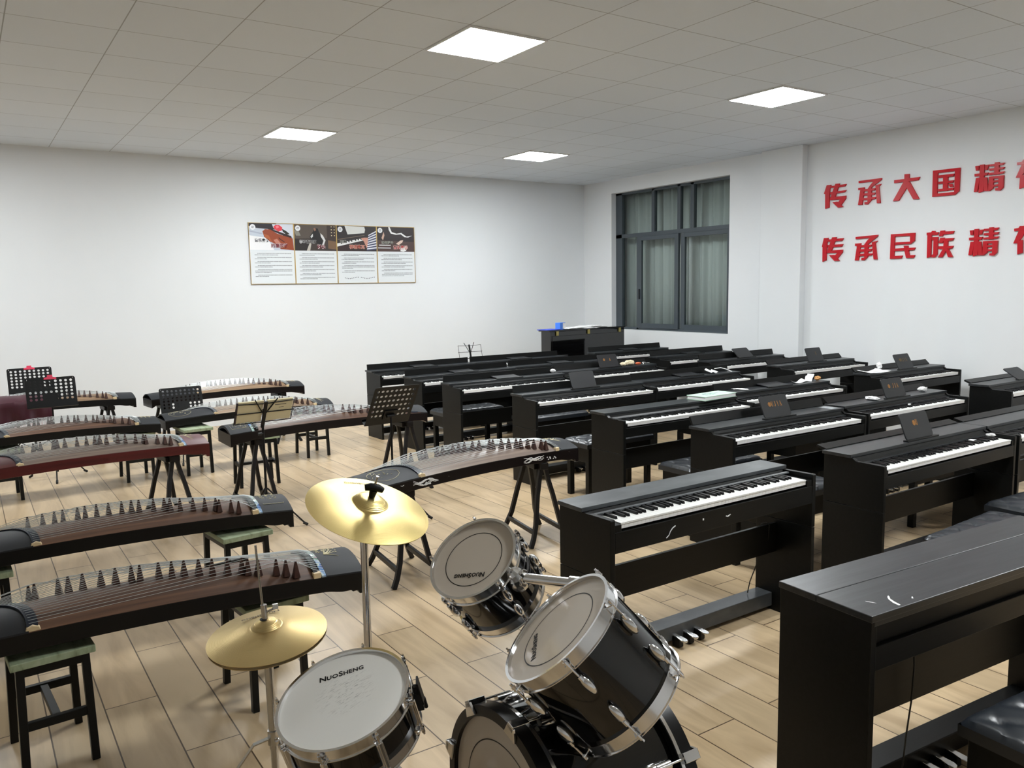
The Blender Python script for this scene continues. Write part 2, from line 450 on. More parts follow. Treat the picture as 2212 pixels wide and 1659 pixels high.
bm = nt.nodes.new('ShaderNodeBump'); bm.inputs['Strength'].default_value = .25; bm.inputs['Distance'].default_value = .002; bm.invert = True
L(bk.outputs['Fac'], bm.inputs['Height']); L(bm.outputs[0], p.inputs['Normal'])
M['floor'] = m

# ceiling: 0.6 m mineral tiles
CX, CY, CZ = 0.348, 5.0816, 3.2614
m = mk('ceiling tiles', (0.62, 0.62, 0.60, 1), .85, spec=.2); nt = m.node_tree; L = nt.links.new; p = nt.nodes['Principled BSDF']
tc = nt.nodes.new('ShaderNodeTexCoord'); mp = nt.nodes.new('ShaderNodeMapping'); mp.inputs['Location'].default_value = (-CX + 60, -CY + 60, 0); L(tc.outputs['Object'], mp.inputs[0])
bk = nt.nodes.new('ShaderNodeTexBrick'); bk.offset = 0; bk.inputs['Scale'].default_value = 1; bk.inputs['Brick Width'].default_value = .6; bk.inputs['Row Height'].default_value = .6
bk.inputs['Mortar Size'].default_value = .0035; bk.inputs['Mortar Smooth'].default_value = 0
bk.inputs['Color1'].default_value = (.70, .75, .81, 1); bk.inputs['Color2'].default_value = (.725, .775, .835, 1); bk.inputs['Mortar'].default_value = (.38, .40, .42, 1)
L(mp.outputs[0], bk.inputs['Vector']); L(bk.outputs['Color'], p.inputs['Base Color'])
bm = nt.nodes.new('ShaderNodeBump'); bm.inputs['Strength'].default_value = .3; bm.inputs['Distance'].default_value = .004; bm.invert = True
L(bk.outputs['Fac'], bm.inputs['Height']); L(bm.outputs[0], p.inputs['Normal'])
M['ceiling'] = m

# ---------------------------------------------------------------- the room
X0, X1, Y0, Y1 = -3.2, 8.45, -3.4, 10.40
def struct(name, mb, m, parent=None, bevel=0):
    o = obj(name, mb, m, parent, bevel=bevel)
    if parent is None: tag(o, kind='structure')
    return o
struct('floor', MB().box(X0 - .2, X1 + .5, Y0 - .2, Y1 + .2, -.1, 0), M['floor'])
# ceiling panel with openings where the lamps sit
LAMPS = [(4, 5), (9, 5), (4, -1), (9, -1), (-2, 5), (9, -7), (4, -7)]
struct('ceiling', MB().box(X0 - .2, X1 + .5, Y0 - .2, Y1 + .2, CZ, CZ + .1), M['ceiling'])
struct('wall_back', MB().box(X0 - .2, X1 + .5, Y1, Y1 + .2, 0, CZ), M['wallpaint'])
struct('wall_left', MB().box(X0 - .2, X0, Y0, Y1, 0, CZ), M['wallpaint'])
struct('wall_front', MB().box(X0 - .2, X1 + .5, Y0 - .2, Y0, 0, CZ), M['wallpaint'])
WY0, WY1, WZ0, WZ1 = 7.395, 9.735, .985, 3.062          # window opening in the right wall
w = MB()
w.box(X1, X1 + .24, Y0, WY0, 0, CZ); w.box(X1, X1 + .24, WY1, Y1, 0, CZ)
w.box(X1, X1 + .24, WY0, WY1, 0, WZ0); w.box(X1, X1 + .24, WY0, WY1, WZ1, CZ)
struct('wall_right', w, M['wallpaint'])
struct('trim_1', MB().box(8.35, X1, 6.215, 6.815, 0, CZ), M['wallpaint'], bevel=.006)     # plastered pier
struct('trim_2', MB().box(X1 + .5, X1 + .6, WY0 - .6, WY1 + .6, 0, CZ), M['wallpaint'])    # wall beyond the curtain

# ceiling lamps
for i, j in LAMPS:
    cx, cy = CX + .6 * i + .3, CY + .6 * j + .3
    far, right = (j == 5), (i == 9)
    lab = {(4, 5): 'square ceiling light panel nearest the posters', (9, 5): 'square ceiling light panel nearest the window',
           (4, -1): 'large bright ceiling light panel at the top centre of the photo', (9, -1): 'square ceiling light panel nearest the red wall letters'}.get((i, j), 'square ceiling light panel outside the photo')
    t = thing('ceiling_light', lab, 'ceiling light', (cx, cy, CZ), 0, 'ceiling light panels')
    part('lampframe', 'frame', lambda: MB().box(-.298, .298, -.298, -.283, -.012, 0).box(-.298, .298, .283, .298, -.012, 0).box(-.298, -.283, -.283, .283, -.012, 0).box(.283, .298, -.283, .283, -.012, 0), M['lampframe'], t)
    part('lampdiff', 'diffuser', lambda: MB().box(-.283, .283, -.283, .283, -.010, -.002), M['lamp'], t)

# window
XF = X1 + .12
win = thing('window_1', None, None, (XF, 0, 0)); tag(win, kind='structure')
f = MB()
def yb(y0, y1, z0, z1, d0=-.03, d1=.03): f.box(d0, d1, y0, y1, z0, z1)
yb(WY0, WY0 + .03, WZ0, WZ1); yb(WY1 - .14, WY1, WZ0, WZ1); yb(WY0, WY1, WZ0, WZ0 + .035); yb(WY0, WY1, WZ1 - .035, WZ1)
yb(WY0, WY1, 2.378, 2.436)
for a, b in ((8.888, 8.949), (8.366, 8.427), (8.109, 8.175)): yb(a, b, 2.436, WZ1)
yb(9.223, 9.267, WZ0, 2.378)
obj('window_frame', f, M['frame'], win, bevel=.003)
for y0, y1, dx in ((8.385, 9.22, -.028), (7.43, 8.35, -.012)):
    s_ = MB(); a, b = dx - .02, dx + .02
    s_.box(a, b, y0, y0 + .075, WZ0 + .03, 2.378).box(a, b, y1 - .075, y1, WZ0 + .03, 2.378).box(a, b, y0 + .075, y1 - .075, WZ0 + .03, WZ0 + .10).box(a, b, y0 + .075, y1 - .075, 2.318, 2.378)
    so = obj('window_sash', s_, M['frame'], win, bevel=.003)
    obj('pane', MB().box(dx - .003, dx + .003, y0 + .07, y1 - .07, WZ0 + .09, 2.325), M['glass'], so)
    if y1 > 9: obj('handle', MB().box(dx - .045, dx - .02, y1 - .05, y1 - .03, 1.45, 1.60), M['framedark'], so, bevel=.004)
for y0, y1, z0, z1 in ((8.949, WY1 - .12, 2.43, WZ1 - .03), (8.427, 8.89, 2.43, WZ1 - .03), (8.175, 8.37, 2.43, WZ1 - .03), (WY0 + .02, 8.11, 2.43, WZ1 - .03), (9.26, WY1 - .12, WZ0 + .02, 2.38)):
    obj('pane', MB().box(.0, .006, y0, y1, z0, z1), M['glass'], win)
# curtain hanging behind the glass
def cur(u, v):
    y = WY0 - .12 + u * (WY1 - WY0 + .24)
    return (X1 + .33 + .035 * math.sin(y * 33 + 1.2 * math.sin(y * 5)) + .012 * math.sin(y * 71), y, .75 + v * 2.5)
c = MB().grid(cur, 240, 2)
co = obj('curtain', c, M['curtain'], smooth=True)
tag(co, 'pale grey pleated curtain hanging behind the window glass', 'curtain')
so_ = co.modifiers.new('thick', 'SOLIDIFY'); so_.thickness = .004

# ---------------------------------------------------------------- digital pianos
# local frame: x along the keyboard from the bass end, y = 0 at the back, keys towards -y
TYPES = {'O': dict(L=1.37, D=.346, Z=.7526, F=.719, K=.697, m=.045, dl=.167),
         'M': dict(L=1.29, D=.325, Z=.7526, F=.738, K=.716, m=.062, dl=.155)}

def side_panel(P, x0):
    D, F = P['D'], P['F']; b = P['Z'] - .018
    mb = MB()
    mb.prism([(0, .0), (0, .478), (-D, .478), (-D, 0)], x0, x0 + .024)
    mb.prism([(0, .480), (0, b), (-P['dl'], b), (-P['dl'] - .02, b - .014 if F < .73 else b), (-D + .004, F), (-D, F - .006), (-D, .480)], x0, x0 + .024)
    return mb

BLACKS = [k for k in range(88) if k % 12 in (1, 4, 6, 9, 11)]      # A0 = 0
def white_index(k):
    return sum(1 for q in range(k) if q % 12 not in (1, 4, 6, 9, 11))

def make_piano(kind, label, x, y, rz=0.0, ridge=55, desk=None, logo=None, full=False, wide=None, sc=(1, 1, 1), closed=False, dust_sheen=False, cord=None, pedals=True):
    P = TYPES[kind]; Lp, D, Z, F, K, mg = P['L'], P['D'], P['Z'], P['F'], P['K'], P['m']
    if closed: D = .312
    t = thing('digital_piano', label, 'piano', (x, y, 0), rz, 'rows of black digital pianos')
    t.scale = sc
    B, T = M['black'], (M['dust_sheen'] if dust_sheen else M['black_top_sheen'])
    k = kind + ('c' if closed else '')
    if closed:
        def sp(x0): return MB().prism([(0, 0), (0, Z - .02), (-D, Z - .02), (-D, 0)], x0, x0 + .024)
    else:
        def sp(x0): return side_panel(P, x0)
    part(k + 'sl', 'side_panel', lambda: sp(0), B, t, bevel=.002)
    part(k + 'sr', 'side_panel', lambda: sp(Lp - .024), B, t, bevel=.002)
    if closed:
        part('cl1', 'lid', lambda: MB().box(-.004, Lp + .004, -.133, .004, Z - .02, Z), M['black_top_sheen'], t, bevel=.0025)
        part('cl2', 'folding_lid', lambda: MB().box(-.004, Lp + .004, -D - .004, -.1345, Z - .02, Z).box(.01, Lp - .01, -D - .002, -D + .012, Z - .034, Z - .018), M['black_top_sheen'], t, bevel=.0025)
        part('cl3', 'key_slip', lambda: MB().box(.024, Lp - .024, -D + .02, -D + .04, .655, Z - .02).box(.024, Lp - .024, -D + .006, -D + .03, .585, .655), B, t, bevel=.002)
        part('cl4', 'key_bed', lambda: MB().box(.024, Lp - .024, -D + .04, -.02, .585, .61), B, t)
        part('cl5', 'modesty_panel', lambda: MB().box(.024, Lp - .024, -.13, -.11, .30, .575), B, t, bevel=.002)
    else:
        o = .014 if kind == 'O' else .008
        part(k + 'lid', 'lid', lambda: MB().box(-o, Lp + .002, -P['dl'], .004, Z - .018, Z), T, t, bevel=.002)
        dl = P['dl']
        part(k + 'ctl', 'control_panel', lambda: MB().prism([(-.02, Z - .018), (-dl + .004, Z - .018), (-dl - .006, Z - .034), (-dl - .024, K + .012), (-dl - .024, K - .03), (-.02, K - .03)], .024, Lp - .024), B, t, bevel=.0015)
        part(k + 'rail', 'fallboard_rail', lambda: MB().box(.03, Lp - .03, -dl - .040, -dl - .022, K + .006, K + .0125), T, t)
        kb = part(k + 'bed', 'key_bed', lambda: MB().box(.024, Lp - .024, -D + .012, -.02, .60, K - .036).box(.024, Lp - .024, -D + .001, -D + .014, .598, K - .033), B, t, bevel=.002)
        part(k + 'chk', 'cheek_block', lambda: MB().box(.024, mg - .001, -D + .004, -dl - .02, K - .036, K - .004), B, t, bevel=.002)
        part(k + 'chr', 'cheek_block', lambda: MB().box(Lp - mg + .001, Lp - .024, -D + .004, -dl - .02, K - .036, K - .004), B, t, bevel=.002)
        part(k + 'mod', 'modesty_panel', lambda: MB().box(.024, Lp - .024, -.125, -.107, .31, .459), B, t, bevel=.002)
        ww = (Lp - 2 * mg) / 52; yf = -D + .012; yb_ = -dl - .022
        if full:
            for q in range(52):
                part(k + 'wk', 'white_key', lambda: MB().box(.0004, ww - .0004, yf, yb_, K - .024, K).box(.0004, ww - .0004, yf - .0016, yf, K - .007, K), M['ivory'], kb, loc=(mg + q * ww, 0, 0))
            for q in BLACKS:
                part(k + 'bk', 'black_key', lambda: MB().prism([(yf + .048, K), (yf + .052, K + .0105), (yb_, K + .0115), (yb_, K - .004), (yf + .048, K - .004)], -ww * .24, ww * .24), M['keyblack'], kb, loc=(mg + white_index(q) * ww, 0, 0))
        else:
            def wks():
                mb = MB()
                for q in range(52): mb.box(mg + q * ww + .0004, mg + q * ww + ww - .0004, yf - .001, yb_, K - .024, K)
                return mb
            def bks():
                mb = MB()
                for q in BLACKS:
                    c_ = mg + white_index(q) * ww
                    mb.prism([(yf + .048, K), (yf + .052, K + .0105), (yb_, K + .0115), (yb_, K - .004), (yf + .048, K - .004)], c_ - ww * .24, c_ + ww * .24)
                return mb
            part(k + 'wks', 'white_keys', wks, M['ivory'], kb)
            part(k + 'bks', 'black_keys', bks, M['keyblack'], kb)
    part(k + 'bar', 'pedal_bar', lambda: MB().box(.024, Lp - .024, -.105, -.012, .022, .092), M['dust_sheen'] if dust_sheen else B, t, bevel=.003)
    if pedals:
        px = Lp / 2 - .07
        for q in range(3):
            def ped():
                mb = MB()
                mb.prism([(-.011, 0), (-.011, .05), (-.016, .085), (-.011, .10), (0, .105), (.011, .10), (.016, .085), (.011, .05), (.011, 0)], 0, .007, 'z', Matrix.Rotation(R(180), 4, 'Z') @ Matrix.Translation((0, .08, .048)) @ Matrix.Rotation(R(-6), 4, 'X'))
                return mb
            po = part('pedal', 'pedal', ped, M['chrome'], t, bevel=.0015, loc=(px + q * .07, 0, 0))
            part('pedalb', 'pedal_block', lambda: MB().box(-.014, .014, -.15, -.105, .004, .046), M['dark'], po, bevel=.003)
    if ridge is not None:
        dk = ('ridge', kind, ridge)
        part(dk, 'folded_lid', lambda: MB().box(.012, Lp - .012, -.005, .009, .0, .062, Matrix.Translation((0, -.004, Z)) @ Matrix.Rotation(R(ridge - 90), 4, 'X')), B, t, bevel=.002)
    if desk is not None:
        w_, h_ = (.275, .150)
        def dsk():
            p_ = []
            for cx_, cy_, a0 in ((w_ / 2 - .016, .016 - .0, -90), (w_ / 2 - .016, h_ - .016, 0), (-w_ / 2 + .016, h_ - .016, 90), (-w_ / 2 + .016, .016, 180)):
                for q in range(4):
                    a = R(a0 + 30 * q); p_.append((cx_ + .016 * math.cos(a), cy_ + .016 * math.sin(a)))
            return MB().prism(p_, -.004, .004, 'z')
        do = part('mdesk', 'music_desk', dsk, M['desk'], t, bevel=.0015, loc=(Lp / 2, -P['dl'] + .028, Z + .005), rot=(R(desk), 0, 0))
        part('mrest', 'desk_ledge', lambda: MB().box(-.16, .16, -P['dl'] + .004, -P['dl'] + .034, Z, Z + .008), B, t, bevel=.002, loc=(Lp / 2, 0, 0))
        if logo:
            mb = MB(); h_l = .036
            xx = -.066 if len(logo) > 2 else -.030
            for ch in logo:
                if ch == 'O':
                    mb.lathe([(.0155, -.0004), (.0155, .0004), (.0135, .0004), (.0135, -.0004)], 20, Matrix.Translation((xx + .012, .089, 0)), True)
                    for a in (-.008, -.004, 0, .004, .008):
                        hh = math.sqrt(.0140 ** 2 - a * a)
                        mb.box(xx + .012 + a - .0014, xx + .012 + a + .0014, .089 - hh, .089 + hh, -.0004, .0004)
                elif ch != ' ': letter(mb, ch, xx, .071, h_l)
                xx += .0285
            if ch: 
                lo = obj('logo', mb, M['goldim'] if x > 6.5 else M['gold'], do)
                lo.location = (0, 0, .0048)
    if cord:
        obj('power_cord', MB().tube(cord, .0028, 6), M['cable'], t, True)
    return t

C3 = (.955, .955, 1.053)       # the slightly taller pianos by the right wall
PI_ = [
 # row by the posters
 ('O', 'black digital piano at left end of the backmost row, beside the white poster wall', 3.753, 8.5286, R(1.5), dict(desk=4, ridge=84)),
 ('O', 'black digital piano in the backmost row, left of and below the upright piano', 5.15, 8.60, 0, dict(desk=4, ridge=84)),
 ('O', 'black digital piano in the backmost row, standing directly in front of the upright piano', 6.79, 8.30, 0, dict(desk=4, ridge=72, sc=C3)),
 # second row
 ('O', 'black digital piano with flat desk, second from the poster wall in the left column', 3.7791, 7.6343, R(4.5), dict(desk=4, ridge=84)),
 ('O', 'black digital piano second from the poster wall in the middle column, desk folded flat', 5.185, 7.80, R(-1), dict(desk=4, ridge=84)),
 ('O', 'black digital piano under the window, between the upright piano and the pier', 6.92, 7.28, 0, dict(desk=4, ridge=76, sc=C3)),
 # third
 ('O', 'black digital piano with a shiny grey flat desk, bench tucked behind its left side panel', 3.8012, 6.8637, 0, dict(desk=6, ridge=84)),
 ('O', 'black digital piano with beige crumpled tissue and an orange wrapper on top', 5.22, 6.98, 0, dict(desk=66, logo='O  A', ridge=60)),
 ('O', 'black digital piano with a half raised blank grey desk in front of the pier', 6.913, 6.475, 0, dict(desk=38, ridge=70, sc=C3)),
 # fourth
 ('O', 'black digital piano with a raised blank speckled desk, fourth back in the left column', 3.8487, 5.7268, 0, dict(desk=66, ridge=80, full=True)),
 ('O', 'black digital piano with a bent printed paper slip and flat desk on its lid', 5.241, 5.7807, 0, dict(desk=5, ridge=84)),
 ('O', 'black digital piano by the right wall with a raised desk showing one faint letter', 7.025, 5.61, 0, dict(desk=64, logo='   A', ridge=45, sc=C3)),
 # fifth
 ('O', 'black digital piano with a plain flat top and a green book on it', 3.735, 4.53, 0, dict(ridge=None, full=True)),
 ('O', 'black digital piano with orange and white paper strip and flat desk on its lid', 5.1799, 4.691, 0, dict(desk=6, ridge=80)),
 ('O', 'black digital piano by the right wall with white sheets of paper spread on top', 6.968, 4.556, 0, dict(desk=60, logo='OUJIA', ridge=42, sc=C3)),
 # sixth
 ('O', 'black digital piano whose raised desk shows the complete gold lettering', 3.8015, 3.6206, 0, dict(desk=66, logo='OUJIA', ridge=64, full=True)),
 ('O', 'black digital piano with white tissue on both sides of its raised desk with broken lettering', 5.2586, 3.6613, 0, dict(desk=68, logo='O JIA', ridge=40, full=True)),
 ('O', 'black digital piano at the right edge of the photo with a half raised blank desk', 6.896, 3.45, 0, dict(desk=30, ridge=20, sc=C3)),
 # seventh
 ('O', 'black digital piano whose raised desk shows a round gold sign and the letter U', 3.783, 2.6354, 0, dict(desk=68, logo='OU', ridge=14, full=True)),
 ('O', 'black digital piano cut by the right edge, joined to the one with letter U', 5.176, 2.63, 0, dict(ridge=16)),
 ('M', 'scuffed black digital piano with bare keys and dusty pedal bar behind the drum kit', 2.027, 2.672, .004, dict(ridge=None, full=True, dust_sheen=True,
     cord=[(1.20, -.118, .31), (1.205, -.128, .455), (1.195, -.12, .468), (1.18, -.10, .462), (1.17, -.095, .40), (1.165, -.085, .25), (1.15, -.06, .16), (1.145, -.05, .10)])),
 ('M', 'closed black digital piano with scratched lid at the lower right of the photo', 1.981, 1.517, R(-4.1), dict(ridge=None, closed=True,
     cord=[(.42, -.14, .60), (.425, -.155, .56), (.432, -.158, .44), (.428, -.155, .32), (.415, -.15, .2), (.42, -.14, .1), (.423, -.125, .03)])),
]
PIANOS = []
for kind, lab, x, y, rz, kw in PI_:
    PIANOS.append(make_piano(kind, lab, x, y, rz, **kw))
# chips and scratches in the lacquer of the two nearest pianos belong to them
mid, clo = PIANOS[-2], PIANOS[-1]
ch = MB()
ch.tube([(.30, -.3263, .612), (.315, -.3263, .622), (.322, -.3263, .635), (.335, -.3263, .648), (.352, -.3263, .655)], .0022, 5)
ch.prism([(.66, .640), (.672, .636), (.69, .643), (.688, .6465), (.672, .641), (.662, .6445)], -.3262, -.3240, 'y')
ch.box(.515, .522, -.3262, -.324, .648, .656)
obj('paint_chips', ch, M['paper'], mid)
ch = MB()
for pts in ([(.075, -.235), (.085, -.252), (.088, -.262), (.082, -.255), (.074, -.240)], [(.125, -.305), (.128, -.285), (.14, -.262), (.152, -.25), (.165, -.243), (.160, -.251), (.148, -.262), (.139, -.282), (.133, -.305)], [(.20, -.292), (.212, -.284), (.214, -.286), (.204, -.295)]):
    ch.prism(pts, .7524, .7531, 'z')
obj('scratches', ch, M['paper'], clo)

# ---------------------------------------------------------------- piano benches
def tuft(u, v, L=.70, W=.30, nx=5, ny=2):
    x, y = (u - .5) * L, (v - .5) * W
    e = min(1, min(u, 1 - u) * L / .03) ; e2 = min(1, min(v, 1 - v) * W / .03)
    z = .022 * math.sqrt(max(0, 1 - (1 - e) ** 2)) * math.sqrt(max(0, 1 - (1 - e2) ** 2))
    d = min(math.hypot(x - (i + .5 - nx / 2) * L / nx, y - (j + .5 - ny / 2) * W / ny) for i in range(nx) for j in range(ny))
    fx, fy = (x / (L / nx) + nx / 2 - .5), (y / (W / ny) + ny / 2 - .5)
    cr = min(abs((fx - fy) % 1 - .0), 1 - abs((fx - fy) % 1), abs((fx + fy) % 1), 1 - abs((fx + fy) % 1))
    z -= .008 * math.exp(-(d / .016) ** 2) + .004 * math.exp(-(cr / .10) ** 2) * min(e, e2)
    return (x, y, .438 + z)
def make_bench(label, x, y, rz=0, h=1.0):
    t = thing('piano_bench', label, 'bench', (x, y, 0), rz, 'black leather piano benches')
    part('bseat', 'seat', lambda: MB().grid(tuft, 56, 26, 0).box(-.35, .35, -.15, .15, .405, .438), M['leather'], t, True, bevel=0)
    part('bapron', 'apron', lambda: MB().box(-.325, .325, -.135, .135, .29, .405), M['black'], t, bevel=.003)
    for sx in (-1, 1):
        for sy in (-1, 1):
            part('bleg', 'leg', lambda: MB().box(-.021, .021, -.021, .021, 0, .30), M['black'], t, bevel=.003, loc=(sx * .305, sy * .115, 0))
    return t
for lab, x, y, rz in (
 ('black leather bench behind the piano with the shiny grey flat desk', 4.18, 7.03, 0),
 ('black bench seen through the legs under the piano with the shiny grey flat desk', 4.62, 6.22, 0),
 ('black leather bench left of and behind the plain flat topped piano with the green book', 4.25, 4.93, 0),
 ('black leather bench left of and behind the piano with complete gold lettering', 4.19, 3.80, 0),
 ('black leather bench between the scuffed bare keyed piano and the piano with letter U', 3.98, 3.02, 0),
 ('black leather bench behind the closed scratched piano, nearer its left end', 4.02, 1.88, R(3)),
 ('black leather bench half out of the photo beside the right edge above the closed piano', 4.84, 1.98, R(-2)),
 ('black tufted leather bench in the bottom right corner of the photo', 2.51, .90, R(-4)),
 ('black bench whose legs show under the piano with complete gold lettering', 5.62, 4.08, 0),
 ('black bench between the piano with broken lettering and the joined pianos in front of it', 5.50, 3.05, 0),
 ('black bench hidden mostly behind the piano with the paper strip', 5.75, 5.20, 0),
): make_bench(lab, x, y, rz)

# ---------------------------------------------------------------- upright piano in the corner
t = thing('upright_piano', 'tall glossy black upright piano in the back corner under the window edge', 'piano', (6.665, 8.94, 0), R(5.1))
UL = 1.455
obj('cabinet', MB().box(0, UL, 0, .20, .04, 1.042).box(.02, UL - .02, -.006, 0, .10, .98), M['gloss'], t, bevel=.004)
obj('lid', MB().box(-.03, UL + .015, -.012, .225, 1.042, 1.062), M['gloss'], t, bevel=.004)
obj('key_shelf', MB().prism([(.2, .55), (.2, .74), (.30, .74), (.40, .66), (.40, .55)], .02, UL - .02), M['gloss'], t, bevel=.004)
for x in (.10, UL - .10): obj('leg', MB().box(x - .04, x + .04, .3, .38, 0, .55), M['gloss'], t, bevel=.004)
obj('plinth', MB().box(.0, UL, .0, .38, 0, .06), M['gloss'], t, bevel=.004)
for x in (.11, .71, 1.345): part('uhinge', 'hinge', lambda: MB().box(-.022, .022, -.0175, -.005, .985, 1.045).box(-.004, .004, -.020, -.0175, .985, 1.045), M['brass'], t, bevel=.002, loc=(x, 0, 0))
def on_up(x, y): 
    a = R(5.1); return (6.665 + x * math.cos(a) - y * math.sin(a), 8.94 + x * math.sin(a) + y * math.cos(a))
bx = thing('card_box', 'small blue and white card box on top of the upright piano', 'box', (*on_up(.27, .10), 1.062), R(20))
obj('carton', MB().box(-.07, .07, -.04, .04, 0, .095), M['blue'], bx, bevel=.002)
obj('panel_print', MB().box(-.0, .066, -.0415, -.04, .008, .088), M['paper'], bx)
fo = obj('folder', MB().box(-.14, .14, -.10, .10, 0, .010, Matrix.Translation((*on_up(.06, .10), 1.0625)) @ Matrix.Rotation(R(9), 4, 'Z')), mk('blue and red folder card', lin(60, 80, 200), .5, noise=((5, 5, 5), lin(170, 40, 70), 0, .52, .54)), bevel=.002)
tag(fo, 'blue and red folder overhanging the left end of the upright piano', 'folder')
for q, (x, w_, z, r_, h_) in enumerate(((.46, .15, 0, 12, .010), (.62, .17, 0, -8, .012), (.80, .18, 0, 6, .014), (.64, .15, .0125, 22, .010), (.83, .16, .0145, -12, .012), (.98, .14, 0, 14, .008))):
    b = obj('paper_sheaf', MB().grid(lambda u, v: ((u - .5) * 2 * w_, (v - .5) * .19, h_ + .006 * math.sin(u * 5 + q)), 8, 2, h_ * .8), M['paper'])
    b.location = (*on_up(x, .10), 1.0635 + z); b.rotation_euler = (0, 0, R(r_))
    tag(b, ('white paper sheaf at the left of the pile on the upright piano', 'white paper sheaf lying low and second from left in the pile on the upright piano', 'white paper sheaf lying low near the middle hinge of the upright piano', 'white paper sheaf lying on top, left part of the pile on the upright piano', 'white paper sheaf lying on top, right part of the pile on the upright piano', 'white paper sheaf at the right end of the pile on the upright piano')[q], 'paper', 'papers piled on the upright piano')

# ---------------------------------------------------------------- zithers
# local frame: x from the tail (0) to the head (ZL), player side towards -y, z = 0 under the foot line
ZL, ZWH, ZWT = 1.62, .335, .30
TF = .42                                                            # how far the curved tail rail reaches at the player's side
def zw(x): return ZWT + (ZWH - ZWT) * x / ZL
def za(x): s = x / ZL; return .105 * s * (1 - s)                        # lengthwise arch
SIDE = .072
def ztop(x, y):                                                     # arched soundboard
    h = zw(x) / 2
    return za(x) + SIDE + .045 * (1 - (y / h) ** 2)
def tailcurve(t):                                                   # t = -1 front .. 1 back
    q = (t + 1) / 2
    return .03 + TF * math.sqrt(max(0, 1 - q ** 2.2))
def z_body():
    mb = MB(); n = 40
    xs = [ZL * i / n for i in range(n + 1)]
    def bot(x):
        b = za(x) + .008
        if x > ZL - .17:
            q = (x - (ZL - .17)) / .17
            b = za(x) + .008 - .026 * min(1, max(0, math.sin(q * 2.1 * math.pi * .5 - .1)) ** 2 * .35 + (1 if q > .84 else (.35 if q > .7 else 0)))
        if x < .03: b = za(x) - .012
        return b
    xs = sorted(set(xs + [ZL - .17 + .17 * k / 24 for k in range(25)]))
    v = []; f = []
    for x in xs:
        h = zw(x) / 2
        v += [(x, -h, bot(x)), (x, -h, za(x) + SIDE), (x, h, za(x) + SIDE), (x, h, bot(x))]
    for i in range(len(xs) - 1):
        for k in range(4):
            a, b = 4 * i + k, 4 * i + (k + 1) % 4
            f.append((a, a + 4, b + 4, b))
    m = 4 * (len(xs) - 1)
    f += [(0, 1, 2, 3), (m + 3, m + 2, m + 1, m)]
    return mb.add(v, f)
def z_sheet(x0, x1, dz, th, nx=30):
    def fn(u, v):
        x = x0 + u * (x1 - x0); y = (v - .5) * zw(x) * .995
        return (x, y, ztop(x, y) + dz)
    return MB().grid(fn, nx, 16, th)
def z_tailcap():
    def fn(u, v):
        t = 2 * v - 1; xe = tailcurve(t) - .012
        x = xe * u; y = t * zw(x) / 2 * .997
        return (x, y, ztop(x, y) + .004)
    return MB().grid(fn, 10, 20, .01)
def z_tailrail():
    def fn(u, v):
        t = -.93 + 1.9 * u; x = tailcurve(t) + (v - .5) * .034; y = t * zw(x) / 2
        return (x, y, ztop(x, y) + .011)
    return MB().grid(fn, 40, 2, .012)
XN = ZL - .205
def z_nut(x0, x1, dz, th): return z_sheet(x0, x1, dz, th, 1)
def yline(q): return -.43 + .86 * q
